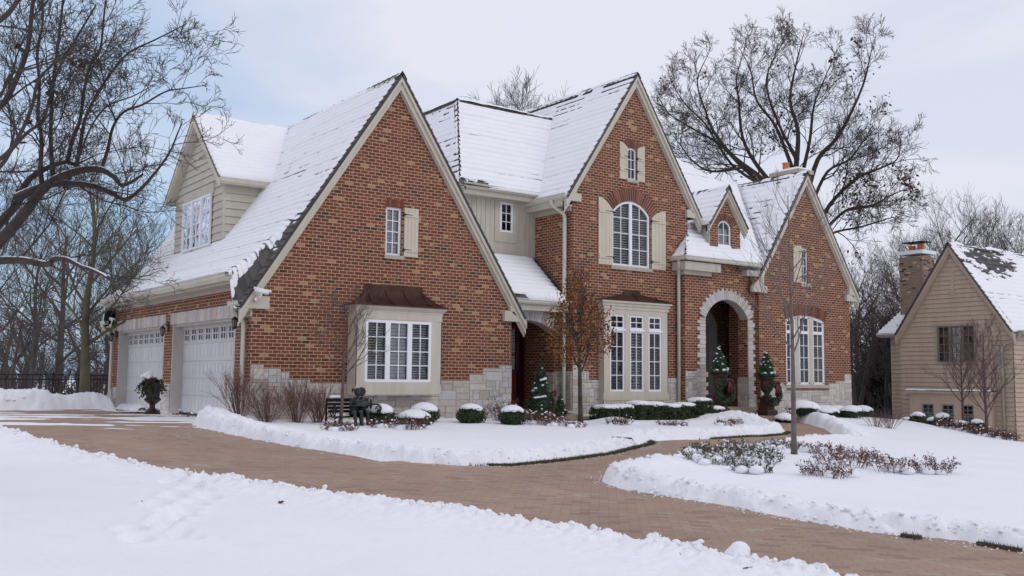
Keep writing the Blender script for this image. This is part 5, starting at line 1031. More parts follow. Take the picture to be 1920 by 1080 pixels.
for sg in (-1, 1): mb.tube([(.08, -.35, 1.08), (.08 + sg * .06, -.38, 1.15), (.08 + sg * .13, -.37, 1.10), (.08 + sg * .08, -.36, 1.05), (.08, -.35, 1.08)], .028, 6)
mb.tube([(.08, -.35, 1.08), (.05, -.37, .9), (.03, -.36, .72)], [.03, .04, .035], 6); mb.tube([(.08, -.35, 1.08), (.13, -.37, .9), (.15, -.36, .68)], [.03, .045, .03], 6); mb.build('bow', 'red_ribbon', pl0, smooth=True)
pl0.location = (14.78, -.62, -.08); pl0.rotation_euler = (0, 0, -.15)
p2 = copy_tree(pl0, (16.98, -.62, -.15), -.05, (1, 1, 1.0)); p2['label'] = 'tall brown planter with cone tree and wreath at the right porch jamb'
gu = empty('urn_planter', (-.66, 5.05, 0), 'black footed urn with evergreen boughs and snow between the garage doors', 'urn')
mb = MB(); mb.lathe((-.66, 5.05, 0), [(.21, 0), (.21, .05), (.17, .07), (.10, .12), (.07, .20), (.075, .26), (.13, .30), (.20, .36), (.22, .40), (.17, .44), (.18, .56), (.21, .70), (.27, .78), (.28, .80), (.25, .80), (.2, .7)], 20); mb.build('urn', 'urn_dark', gu)
mb = MB(); rg = random.Random(8)
for i in range(46):
    a = rg.uniform(0, 6.283); el = rg.uniform(-.5, 1.3); d = Vector((math.cos(a) * math.cos(el), math.sin(a) * math.cos(el), math.sin(el) * .8)); L_ = rg.uniform(.28, .48); p = Vector((-.66, 5.05, .84)); pts = [p + d * L_ * t_ - Vector((0, 0, .25 * t_ * t_)) for t_ in (0, .4, .7, 1)]
    mb.tube(pts, .005, 3)
    for q in range(26): t_ = rg.uniform(.15, 1); k = t_ * 3; j = min(2, int(k)); leafquad(mb, pts[j].lerp(pts[j + 1], k - j), .055, rg)
mb.build('evergreen_boughs', 'leaf_green', gu)
mb = MB(); [mb.ball((-.78 + rg.gauss(0, .07), 5.25 + rg.gauss(0, .12), 1.0 + rg.gauss(0, .03)), .09, .11, .055, 10) for _ in range(8)]; tag(mb.build('snow', 'snow', gu, smooth=True), kind='stuff')
mb = MB(); [mb.ball((-.75 + rg.gauss(0, .06), 4.85 + rg.gauss(0, .1), .9 + rg.gauss(0, .03)), .014, n=6) for _ in range(30)]; tag(mb.build('red_berries', 'red_ribbon', gu), kind='stuff')
# evergreen by the side entry
sx, sy = 8.25, -.05; se = empty('entry_evergreen', (sx, sy, .03), 'narrow cone shaped evergreen with snow and a red bow at the side entry', 'tree')
mb = MB(); mb.lathe((sx, sy, -.05), [(.14, 0), (.18, .22), (.19, .24)], 14); mb.build('pot', 'urn_dark', se); conetree(se, (sx, sy, .12), .38, 1.42, 9, n=3600, snow=12)
mb = MB(); [mb.ball((sx - .32 + .05 * k, sy - .18 - .02 * k, .52 + .008 * k), .06, .05, .03, 8) for k in range(6)]; [mb.ball((sx - .16 + .05 * k, sy - .22, 1.0 + .01 * k), .045, .04, .03, 8) for k in range(4)]; tag(mb.build('snow', 'snow', se, smooth=True), kind='stuff')
mb = MB(); mb.tube([(sx + .28, sy - .1, .62), (sx + .34, sy - .14, .45), (sx + .26, sy - .15, .15)], [.05, .06, .04], 6); mb.tube([(sx + .28, sy - .1, .62), (sx + .42, sy - .12, .72), (sx + .46, sy - .1, .6), (sx + .3, sy - .1, .58)], .035, 6); mb.build('red_bow', 'red_ribbon', se, smooth=True)
sg_ = empty('small_spruce', (sx + .62, sy - .1, .03), 'small bright green spruce right of the side entry evergreen', 'tree'); conetree(sg_, (sx + .62, sy - .1, .02), .20, .62, 10, n=900, snow=3)
# bench
bx, by = 1.80, -1.62; bz = surf(bx, by) - .19
be = empty('garden_bench', (bx, by, bz), 'dark metal garden bench with scrolled arms under the small bare tree', 'bench'); X0, X1 = bx - .58, bx + .52
mb = MB()
for k in range(5): mb.box(ident, X0 + .05, X1 - .05, by - .22 + k * .085, by - .155 + k * .085, bz + .36, bz + .38)
mb.build('seat', 'black_iron', be); mb = MB()
for k in range(4): mb.box(ident, X0 + .05, X1 - .05, by + .20 + .018 * k, by + .22 + .018 * k, bz + .45 + k * .08, bz + .51 + k * .08)
mb.box(ident, X0 + .02, X1 - .02, by + .265, by + .29, bz + .74, bz + .77); mb.build('backrest', 'black_iron', be)
for x in (X0, X1):
    for yy in (by - .24, by + .22): mb = MB(); mb.box(ident, x, x + .035, yy, yy + .035, bz - .12, bz + .38 + (.36 if yy > by else .0)); mb.build('leg', 'black_iron', be)
    mb = MB(); mb.tube([(x + .017, by + .24, bz + .62), (x + .017, by, bz + .64), (x + .017, by - .2, bz + .62), (x + .017, by - .27, bz + .55), (x + .017, by - .2, bz + .49), (x + .017, by - .12, bz + .52)], .016, 8)
    mb.tube([(x + .017, by - .1 + .12 * math.cos(a), bz + .48 + .12 * math.sin(a)) for a in [k * math.pi / 8 for k in range(17)]], .014, 6)
    for k in range(6): a = k * math.pi / 3; mb.tube([(x + .017, by - .1, bz + .48), (x + .017, by - .1 + .12 * math.cos(a), bz + .48 + .12 * math.sin(a))], .009, 5)
    mb.build('armrest', 'black_iron', be, smooth=True)
mb = MB(); [mb.ball((X0 + .1 + .05 * k, by + .0, bz + .40), .06, .12, .035, 8) for k in range(5)]; [mb.ball((X0 + .15 + .045 * k, by + .27, bz + .80), .045, .04, .035, 8) for k in range(5)]; tag(mb.build('snow', 'snow', be, smooth=True), kind='stuff')
def figure(parent, name, base, yaw, lean, hair, s=1.0, armup=False):
    """seated child reading; metre units, grown as one remeshed surface"""
    rg = random.Random(hash(name) % 99); mb = MB(); Rz = Matrix.Rotation(yaw, 3, 'Z'); T_ = lambda x, y, z: tuple(Vector(base) + Rz @ Vector((x * s, y * s, z * s)))
    hp = (0, 0, .09); ch = (lean * .5, -.05, .34); nk = (lean, -.09, .46); hd = (lean * 1.1, -.14, .585)
    mb.tube([T_(0, .02, .04), T_(*hp), T_(lean * .25, -.01, .2), T_(*ch), T_(lean * .9, -.07, .42), T_(*nk)], [.11 * s, .125 * s, .105 * s, .115 * s, .085 * s, .04 * s], 14)
    mb.ball(T_(*hd), .088 * s, .092 * s, .105 * s, 16); mb.ball(T_(hd[0], hd[1] - .088, hd[2] - .01), .016 * s, n=8); mb.ball(T_(hd[0], hd[1] - .06, hd[2] - .06), .035 * s, n=8)
    for q in (-1, 1):
        mb.ball(T_(hd[0] + q * .088, hd[1] + .01, hd[2]), .02 * s, n=8)
        sh = (ch[0] + q * .11, ch[1], .40); el = (ch[0] + q * .16, -.16, .26); hn = (q * .055 + lean * .3, -.29, .27)
        mb.tube([T_(*sh), T_(*el), T_(*hn)], [.045 * s, .036 * s, .024 * s], 10); mb.ball(T_(*hn), .03 * s, .035 * s, .02 * s, 8)
        for f in range(4): mb.tube([T_(hn[0] - q * .01 * f, hn[1], hn[2]), T_(hn[0] - q * (.01 * f - .005), hn[1] - .035, hn[2] - .012)], .008 * s, 6)
        kn = (q * .085, -.30, .11); ft = (q * .08 + .03, -.36, -.24); mb.tube([T_(q * .07, -.02, .08), T_(*kn)], [.078 * s, .058 * s], 12); mb.tube([T_(*kn), T_(*ft)], [.055 * s, .034 * s], 10); mb.tube([T_(ft[0], ft[1] + .03, ft[2] - .02), T_(ft[0], ft[1] - .10, ft[2] - .035)], [.036 * s, .026 * s], 10)
    o = mb.build(name, 'bronze', parent, smooth=True, rnd=False); md = o.modifiers.new('join', 'REMESH'); md.mode = 'VOXEL'; md.voxel_size = .0085; md.use_smooth_shade = True
    hm = MB(); hm.ball(T_(hd[0], hd[1] + .015, hd[2] + .02), .098 * s, .10 * s, .10 * s, 16)
    if hair == 'tails':
        for q in (-1, 1): hm.tube([T_(hd[0] + q * .08, hd[1] + .03, hd[2] + .06), T_(hd[0] + q * .13, hd[1] + .05, hd[2] + .09), T_(hd[0] + q * .14, hd[1] + .05, hd[2] - .0)], [.03 * s, .035 * s, .012 * s], 8)
    else: hm.ball(T_(hd[0], hd[1] - .03, hd[2] + .055), .085 * s, .085 * s, .05 * s, 12)
    h_ = hm.build('hair', 'bronze', o, smooth=True, rnd=False); md = h_.modifiers.new('join', 'REMESH'); md.mode = 'VOXEL'; md.voxel_size = .009; md.use_smooth_shade = True
    return o
st = empty('bronze_statue', (bx, by, bz + .38), 'dark bronze statue of two children reading together on the bench', 'statue')
figure(st, 'girl_figure', (bx - .02, by - .02, bz + .375), -.15, .05, 'tails', .90); figure(st, 'boy_figure', (bx + .21, by + .03, bz + .375), -.35, -.03, 'cap', .92)
mb = MB(); mb.add([(bx - .08, by - .26, bz + .63), (bx + .07, by - .29, bz + .60), (bx + .07, by - .20, bz + .70), (bx - .08, by - .17, bz + .72), (bx + .22, by - .26, bz + .63), (bx + .22, by - .17, bz + .72)], [(0, 1, 2, 3), (1, 4, 5, 2)]); b_ = mb.build('book', 'bronze', st); md = b_.modifiers.new('t', 'SOLIDIFY'); md.thickness = .02
# snow shovel leaning at the far garage corner
sh = empty('snow_shovel', (-.35, 11.2, 0), 'pink and white snow shovel lying at the far garage corner', 'shovel'); mb = MB()
Yh, Xh = np.meshgrid(np.linspace(0, .5, 10), np.linspace(0, .34, 10), indexing='ij'); gridmesh('blade', np.stack([-.55 + Xh - .1 * np.sin(Yh / .5 * 3.14), 10.9 + Yh, .03 + .18 * np.sin(Xh / .34 * 2.4)], -1), np.ones((9, 9), bool), 'pink_plastic', sh).modifiers.new('s', 'SOLIDIFY').thickness = .008
mb.tube([(-.25, 11.15, .16), (-.05, 11.6, .55)], .015, 8); mb.build('handle', 'camera_white', sh)
# ------------------------------------------------------------------ iron fence, distant roofs
fe = empty('iron_fence', (-3, 15.6, 0), 'black iron picket fence behind the snow bank on the left', 'fence'); mb = MB(); fy = 15.6
zt, zb = 1.0, -.1
mb.box(ident, -9, 2.3, fy - .02, fy + .02, zt - .03, zt); mb.box(ident, -9, 2.3, fy - .015, fy + .015, zt - .19, zt - .16); mb.box(ident, -9, 2.3, fy - .015, fy + .015, zb + .08, zb + .11); mb.build('rail', 'black_iron', fe)
mb = MB()
x = -9
while x < 2.3: mb.box(ident, x - .009, x + .009, fy - .009, fy + .009, zb - .3, zt - .01); x += .105
mb.build('pickets', 'black_iron', fe)['kind'] = 'stuff'
for x in (-8.6, -6.7, -4.8, -2.9, -1.0, .9): mb = MB(); mb.box(ident, x - .03, x + .03, fy - .03, fy + .03, -.6, zt + .06); mb.build('post', 'black_iron', fe)
def farhouse(loc, w_, d_, hw_, hr, label, wall='tan_wall', ch=False, name='distant_house'):
    o = empty(name, loc, label, 'house'); x, y, z = loc; mb = MB(); Fq = front(y); mb.prism(Fq, [(x, z), (x + w_, z), (x + w_, z + hw_), (x + w_ / 2, z + hw_ + hr), (x, z + hw_)], 0, d_); mb.build('wall', wall, o)
    mb = MB(); t_ = .12
    for sg in (-1, 1): mb.prism(Fq, [(x + w_ / 2, z + hw_ + hr + t_), (x + w_ / 2 + sg * (w_ / 2 + .4), z + hw_ - .4 * hr / (w_ / 2) + t_), (x + w_ / 2 + sg * (w_ / 2 + .4), z + hw_ - .4 * hr / (w_ / 2)), (x + w_ / 2, z + hw_ + hr)], -.3, d_ + .3)
    mb.build('roof', 'roof_snow', o)
    mb = MB()
    for q in (.2, .6): mb.box(Fq, x + w_ * q, x + w_ * q + w_ * .18, -.03, .0, z + hw_ * .35, z + hw_ * .75)
    mb.build('window', 'glass_dark', o)
    if ch: mb = MB(); mb.box(ident, x + w_ * .3, x + w_ * .3 + 1.1, y + 1, y + 2, z + hw_, z + hw_ + hr + 1.0); mb.box(ident, x + w_ * .3 - .1, x + w_ * .3 + 1.2, y + .9, y + 2.1, z + hw_ + hr + 1.0, z + hw_ + hr + 1.25); mb.build('chimney', 'neighbour_brick', o, uv=True)
    return o
farhouse((3.2, 38, -4.6), 7, 8, 3.0, 1.4, 'tan walled house with snowy roof seen through the iron fence', ch=True)
farhouse((52, 42, -2.6), 9, 7, 3.0, 1.8, 'dark brown house with snowy roof between the two houses at right', wall='dark_brick')
# ------------------------------------------------------------------ neighbour's house (gable end turned to us)
NX = 27.0; nh = empty('neighbour_house', (NX, -1.2, -1.4), 'tan shingle sided house with steep gable and brick chimney at the right edge', 'house'); FN = left(NX); AY, AZ = -1.24, 6.32; nb0 = -2.2
gs = (AZ - 3.05) / 2.22
mb = MB(); poly = [(-3.46, nb0), (.98, nb0), (.98, 3.05), (AY, AZ - .12), (-3.46, 3.05)]
wn_ = [outline(-2.05, -.58, 1.80, 3.16)]
mb.sheet(FN, poly, wn_, reveal=.05); laps(mb, FN, [(.98, nb0), (-.55, nb0), (-.55, 3.05), (.98, 3.05)], .17); laps(mb, FN, [(-2.08, nb0), (-3.46, nb0), (-3.46, 3.05), (-2.08, 3.05)], .17, z0=nb0)
laps(mb, FN, [(-.55, nb0), (-2.08, nb0), (-2.08, 1.76), (-.55, 1.76)], .17, z0=nb0); laps(mb, FN, [(.98, 3.18), (AY, AZ - .12), (-3.46, 3.18)], .17, z0=3.18)
mb.box(FN, -1.33, -1.20, -.04, 0, 4.3, 5.25)
laps(mb, front(-3.46), [(NX, nb0), (NX + 10, nb0), (NX + 10, 3.0), (NX, 3.0)], .17, z0=nb0); mb.sheet(front(-3.45), [(NX, nb0), (NX + 10, nb0), (NX + 10, 3.0), (NX, 3.0)])
mb.sheet(front(2.67), [(NX + 1.95, nb0), (NX + 10, nb0), (NX + 10, 3.0), (NX + 1.95, 3.0)])
FN2 = left(NX + 1.95); mb.sheet(FN2, [(.9, nb0), (2.67, nb0), (2.67, 3.0), (.9, 3.0)]); laps(mb, FN2, [(.98, nb0), (2.67, nb0), (2.67, 2.95), (.98, 2.95)], .17, z0=nb0)
mb.build('shingle_wall', 'neighbour_siding', nh)
window(nh, FN, -2.05, -1.56, 1.80, 3.16, 2, 4, mat='neighbour_window', d0=.0, fr=.05); window(nh, FN, -1.56, -1.07, 1.80, 3.16, 2, 4, mat='neighbour_window', d0=.0, fr=.05, blind=('shade',)); window(nh, FN, -1.07, -.58, 1.80, 3.16, 2, 4, mat='neighbour_window', d0=.0, fr=.05)
mb = MB(); mb.ring(FN, outline(-2.13, -.50, 1.72, 3.24), outline(-2.05, -.58, 1.80, 3.16), -.05, 0); mb.build('window_trim', 'neighbour_trim', nh)
B = MB(); FB = left(NX - .45); wins = [(-2.18, -1.70), (-1.42, -.94), (-.62, -.14)]
B.sheet(FB, [(-2.75, nb0), (.35, nb0), (.35, .62), (-2.75, .62)], [outline(a, b, -1.1, .22) for a, b in wins], reveal=.05); B.box(ident, NX - .45, NX, -2.77, -2.75, nb0, .62); B.box(ident, NX - .45, NX, .35, .37, nb0, .62); B.box(ident, NX - .55, NX, -2.85, .45, .62, .70)
nbay = B.build('bay_window', 'neighbour_siding', nh)
for a, b in wins: window(nbay, FB, a, b, -.16, .22, 2, 2, mat='neighbour_window', d0=0, fr=.05); window(nbay, FB, a, b, -1.1, -.19, 2, 2, mat='neighbour_window', d0=0, fr=.05)
U, V = np.meshgrid(np.linspace(0, 1, 8), np.linspace(0, 1, 40), indexing='ij'); gridmesh('bay_snow', np.stack([NX - .58 + .58 * U, -2.88 + 3.36 * V, .71 + .05 * np.clip(U * 6, 0, 1) + .03 * fbm(U * 2, V * 9, 3, 4)], -1), np.ones((7, 39), bool), 'roof_snow', nbay)
window(nh, FN2, 1.3, 1.75, -.9, .55, 2, 3, mat='neighbour_window', d0=-.04, fr=.05)
def NP(sgn): return plane_roof((NX - .25, AY, AZ), (1, 0, 0), (0, sgn, -gs))
nr = roof_plane(nh, NP(-1), [(0, 0), (9.5, 0), (9.5, 4.15), (0, 4.15)], 31, course=.22, dash=.5, du=.08, ds=.045, bare=lambda U, S, fr: .11 * sst(.47, .62, fbm(U * 2.2, S * 6.5, 4, 90, .7) * .62 + .38 * np.exp(-((U - 2.3) / 1.9) ** 2 - ((S - .75) / .75) ** 2)) )
roof_plane(nh, NP(1), [(0, 0), (9.5, 0), (9.5, 4.15), (0, 4.15)], 32, du=.12, ds=.08)
roof_plane(nh, plane_roof((NX + 2.0, 1.5, 4.2), (1, 0, 0), (0, 1, -1.15)), [(0, -2.0), (5, -2.0), (5, 1.75), (0, 1.75)], 33, course=.22, dash=.9, du=.08, ds=.05) if False else None
roof_plane(nh, plane_roof((NX + 3.4, 0, 5.2), (0, 1, 0), (-1, 0, -1.19)), [(0, 0), (1.6, 0), (3.1, 2.85), (0, 2.85)], 33, course=.25, dash=1.3, du=.08, ds=.05, thick=.025)
mb = MB(); mb.box(ident, NX + 1.62, NX + 2.0, .9, 3.05, 2.88, 2.94); mb.build('soffit', 'neighbour_trim', nh)
ridge(nr, (NX - .25, AY, AZ), (NX + 9, AY, AZ), 1.2, 33, .62)
rakes(FN, AY, AZ, [(1.06, 0, 'L'), (-3.56, 0, 'R')], gs, parent=nh, kn=None, w1=.12, w2=.22).data.materials.clear() if False else None
mb = MB()
for sg in (-1, 1):
    fy2 = AY + sg * 2.34; zf = AZ - gs * 2.34
    mb.prism(FN, [(AY, AZ - .06), (fy2, zf - .06), (fy2, zf - .26), (AY, AZ - .28)], -.20, -.15); mb.prism(FN, [(AY, AZ - .09), (fy2, zf - .09), (fy2, zf - .36), (AY, AZ - .40)], -.16, .0)
mb.build('rake_board', 'neighbour_siding', nh)
gutter(nh, ((NX + .05, -3.78, 2.92), (NX + 9.5, -3.78, 2.92), (0, -1)), size=.13).data.materials[0] = MT['neighbour_trim']; gutter(nh, ((NX + 1.56, .98, 3.02), (NX + 1.56, 3.12, 3.02), (-1, 0)), size=.12).data.materials[0] = MT['neighbour_trim']
dsn = downspout(nh, [(NX + .1, -3.7, 2.84), (NX + .05, -3.6, 2.6), (NX - .1, -3.2, 2.45), (NX - .1, -3.1, 2.3), (NX - .1, -3.1, -1.5)], .055); dsn.data.materials[0] = MT['neighbour_trim']
mb = MB(); mb.box(ident, NX + 2.2, NX + 3.1, 1.3, 2.35, 2.5, 6.25); nch = mb.build('chimney', 'neighbour_brick', nh, uv=True); mb = MB(); mb.box(ident, NX + 2.14, NX + 3.16, 1.24, 2.41, 6.35, 6.50); mb.build('chimney_cap', 'roof_snow', nch)
mb = MB(); [mb.lathe((NX + 2.65, y, 6.5), [(.15, 0), (.14, .04), (.13, .28), (.15, .3), (.1, .3)], 12) for y in (1.62,)]; mb.build('chimney_pot', 'terracotta', nch); mb = MB(); mb.lathe((NX + 2.65, 2.02, 6.5), [(.15, 0), (.14, .04), (.13, .22), (.15, .24), (.1, .24)], 12); mb.build('chimney_pot', 'terracotta', nch)
mb = MB(); mb.box(ident, NX + 2.3, NX + 3.0, 1.35, 2.3, 6.86, 6.89); [mb.tube([(NX + x_, y_, 6.5), (NX + x_, y_, 6.87)], .012, 4) for x_ in (2.35, 2.95) for y_ in (1.4, 2.25)]; mb.build('rain_cap', 'black_iron', nch)
# shrubs and young trees before the neighbour's house
for i, (u, v_, r_, hz_) in enumerate(((1702, 0, .36, .30), (1722, 0, .34, .38), (1750, 0, .28, .28), (1768, 0, .34, .36), (1800, 0, .32, .26), (1832, 0, .28, .30))):
    X_ = 23.3 - (u - 1700) * .012; r = CM @ np.array([u - 960., 800 - 540., 1855.]); q = (X_ - CP[0]) / r[0]; Y_ = float(CP[1] + q * r[1])
    shrub('evergreen_shrub', (X_, Y_, surf(X_, Y_) - .02), r_, r_, hz_, ('leftmost evergreen shrub in front of the tan house', 'second evergreen shrub from the left by the tan house, tallest', 'snow topped evergreen shrub under the left bay pane', 'round evergreen shrub with big snow cap under the bay', 'low dark evergreen shrub under the middle of the bay', 'evergreen shrub by the left young tree trunk')[i], 200 + i, 'evergreens in front of the tan house', mat='leaf_green', n=1100, ls=.055, cover=.6)
for i, u in enumerate((1780, 1815, 1850, 1880)):
    X_ = 21.0; r = CM @ np.array([u - 960., 815 - 540., 1855.]); q = (X_ - CP[0]) / r[0]; Y_ = float(CP[1] + q * r[1]); clump('barberry', (X_, Y_, surf(X_, Y_)), .42, .28, 220 + i, ('leftmost reddish frosted shrub in the row before the tan house', 'reddish frosted shrub second in the row before the tan house', 'reddish frosted shrub under the right young tree', 'rightmost reddish frosted shrub in the row')[i], 'reddish shrubs before the tan house', 'leaf_purple', n=80, snowb=30, ls=.04)
def sapling(name, loc, h, th, r, seed, label, cat='tree', mat='bark_grey', lean=(0, 0), nb=16, bl=.9, up=.22, ang=.75, group=None, lev=2, wig=.12, top=None):
    rg = random.Random(seed); o = empty(name, loc, label, cat, group); mb = MB(); p = Vector(loc); pts = [p + Vector((lean[0] * t_ + .02 * math.sin(t_ * 7 + seed), lean[1] * t_ + .02 * math.cos(t_ * 5 + seed), h * t_)) for t_ in [k / 12 for k in range(13)]]
    rr = [r * (1 - .86 * (k / 12) ** 1.1) for k in range(13)]; rr[0] *= 1.25; mb.tube(pts, rr, 8); mb.build('trunk', mat, o, smooth=True); cb = MB(); tips = []
    for i in range(nb):
        f = th / h + (1 - th / h) * (i + rg.random()) / nb * .97; k = min(11, int(f * 12)); b = pts[k].lerp(pts[k + 1], f * 12 - k); a = i * 2.4 + rg.uniform(-.4, .4); d = Vector((math.cos(a) * math.sin(ang), math.sin(a) * math.sin(ang), math.cos(ang)))
        twigs(cb, b, d, bl * (1.15 - .75 * (f - th / h) / (1 - th / h)) * rg.uniform(.8, 1.15), rr[k] * .55, lev, rg, up, wig, 4, .5, tips, 4)
    cb.build('branches', mat if name != 'x' else mat, o); return o, tips, cb
o, tips, _ = sapling('young_tree', (6.13, -10.2, surf(6.13, -10.2) - .05), 4.7, 1.75, .050, 301, 'slim bare young tree in the island bed in front of the right gable', nb=20, bl=1.25, up=.20, ang=.85, lean=(-.05, .05))
x, _z = atY(640, -1.75); o, tips, _ = sapling('small_bare_tree', (x, -1.75, surf(x, -1.75) - .05), 2.75, .98, .045, 302, 'small bare twiggy tree beside the bench in front of the bay', nb=16, bl=.95, up=.16, ang=.85, lev=3, mat='twig', lean=(.1, 0))
for i, (u, X_, lb) in enumerate(((1806, 22.6, 'left bare young tree in front of the tan house'), (1850, 21.6, 'right bare young tree in front of the tan house'))):
    r = CM @ np.array([u - 960., 820 - 540., 1855.]); q = (X_ - CP[0]) / r[0]; Y_ = float(CP[1] + q * r[1]); sapling('young_tree', (X_, Y_, float(gz(X_, Y_)) - .1), 3.5 + .15 * i, 1.25 if i == 0 else .8, .055, 303 + i, lb, nb=24, bl=1.05, up=.26, ang=.8, lev=3, mat='twig', group='young trees by the tan house')
# orange maple at the side entry
mx_, my_ = 8.1, -1.9; o, tips, _ = sapling('orange_maple', (mx_, my_, surf(mx_, my_) - .05), 3.95, 1.22, .065, 310, 'small maple keeping its orange brown leaves between the garage and the tall bay', nb=24, bl=1.05, up=.35, ang=.62, lev=2, mat='bark_dark')
mb = MB(); rg = random.Random(311); cz = 2.35; n_ = 0
while n_ < 3300:
    z = rg.triangular(1.25, 3.95, 2.3); rm = .98 * math.sqrt(max(0, 1 - ((z - 2.2) / (1.75 if z > 2.2 else 1.0)) ** 2)) * (1 if z < 2.9 else .72); a = rg.uniform(0, 6.283); k = rg.random() ** .5; px_, py_ = math.cos(a) * rm * k, math.sin(a) * rm * k * .9
    if noise.noise(Vector((px_ * 2.6 + 3, py_ * 2.6, z * 2.2))) < -.05 - .15 * (z < 3): continue
    leafquad(mb, Vector((mx_ + px_, my_ + py_, z)), .062, rg); n_ += 1
mb.build('leaves', 'leaf_orange', o)
# ------------------------------------------------------------------ big trees
def grow(T, p, d, L_, r, lev, rg, up=.10, wig=.16, kids=4, ang=.62, lr=.66, minr=.006, tips=None, segs=4, droop=0):
    pts = [p.copy()]; rr = [r]; q = p.copy(); d = d.normalized(); ds = []
    for i in range(segs):
        d = (d + Vector((rg.gauss(0, wig), rg.gauss(0, wig), rg.gauss(0, wig) + up)) * .6).normalized(); q = q + d * L_ / segs; pts.append(q.copy()); rr.append(max(minr, r * (1 - .68 * (i + 1) / segs))); ds.append(d.copy())
    T.tube(pts, rr, 8 if r > .12 else (5 if r > .035 else 3), 0, cap=False)
    if lev <= 0:
        if tips is not None: tips.append(q.copy())
        return
    if tips is not None and lev == 1: tips.append(q.copy()); tips.append(pts[2].copy())
    for k in range(kids):
        f = .2 + .8 * (k + rg.random()) / kids; i = min(segs - 1, int(f * segs)); b = pts[i].lerp(pts[i + 1], f * segs - i); dd = ds[i]; ax = dd.orthogonal().normalized(); ax.rotate(Matrix.Rotation(rg.uniform(0, 6.283), 3, dd)); nd = dd.copy(); nd.rotate(Matrix.Rotation(ang * rg.uniform(.55, 1.35), 3, ax))
        L2 = L_ * lr * rg.uniform(.75, 1.15) * (1.2 - .4 * f); grow(T, b, nd, L2, max(minr, min(rr[i] * .6, L2 * .013)), lev - 1, rg, up, wig, kids, ang, lr, minr, tips, segs)
def limbtree(name, base, label, limbs, mat, seed, kids=7, lev=3, L0=2.2, up=.1, ang=.7, minr=.006, leaves=None, snow=False, wig=.16, group=None, trunkn=1, spread=.55, lr=.62, lsz=.1, nl=0):
    """limbs: (points, r0, r1); the first trunkn limbs make the trunk"""
    rg = random.Random(seed); o = empty(name, base, label, 'tree', group); T = MB(); Bm = MB(); tips = []; S = MB()
    for li, (pts, r0, r1) in enumerate(limbs):
        P = [Vector(p) for p in pts]; Q = []
        for i in range(len(P) - 1):
            a, b, c, e = P[max(0, i - 1)], P[i], P[i + 1], P[min(len(P) - 1, i + 2)]
            for t_ in (0, .25, .5, .75): Q.append(.5 * ((2 * b) + (c - a) * t_ + (2 * a - 5 * b + 4 * c - e) * t_ * t_ + (3 * b - a - 3 * c + e) * t_ ** 3))
        Q.append(P[-1]); n = len(Q); rr = [r0 + (r1 - r0) * (i / (n - 1)) ** .8 for i in range(n)]
        (T if li < trunkn else Bm).tube(Q, rr, 10 if r0 > .06 else 6, 0, cap=False)
        if snow:
            for i in range(n - 1):
                d = (Q[i + 1] - Q[i]); 
                if abs(d.normalized().z) < .62 and rr[i] > .014: S.tube([Q[i] + Vector((0, 0, rr[i] * .80)), Q[i + 1] + Vector((0, 0, rr[i + 1] * .80))], [max(.011, rr[i] * .52), max(.011, rr[i + 1] * .52)], 6)
        if li < trunkn: continue
        for k in range(kids):
            f = .15 + .85 * (k + rg.random()) / kids; x_ = f * (n - 1); i = min(n - 2, int(x_)); b = Q[i].lerp(Q[i + 1], x_ - i); d = (Q[i + 1] - Q[i]).normalized(); ax = d.orthogonal().normalized(); ax.rotate(Matrix.Rotation(rg.uniform(0, 6.283), 3, d)); nd = d.copy(); nd.rotate(Matrix.Rotation(ang * rg.uniform(.6, 1.3), 3, ax)); nd.z += spread * .5
            L1 = L0 * rg.uniform(.6, 1.2) * (1.25 - .72 * f); grow(Bm, b, nd, L1, max(minr, min(rr[i] * .55, L1 * (.019 if L0 > 1.3 else .0145))), lev, rg, up, wig, 4, .6, lr, minr, tips)
    T.build('trunk', mat, o, smooth=True); Bm.build('branches', mat, o)
    if snow and S.v: tag(S.build('snow', 'snow', o, smooth=True), kind='stuff')
    if leaves:
        lf = MB(); rr_ = rg.sample(tips, min(nl, len(tips)))
        for q in rr_:
            if noise.noise(q * .22 + Vector((seed, 0, 0))) < -.05 or rg.random() < (q.z - 5) / 11: continue
            for _ in range(rg.randint(3, 9)): leafquad(lf, q + Vector((rg.gauss(0, .20), rg.gauss(0, .20), rg.gauss(-.08, .16))), lsz * rg.uniform(.6, 1.2), rg)
        lf.build('leaves', leaves, o)
    return o
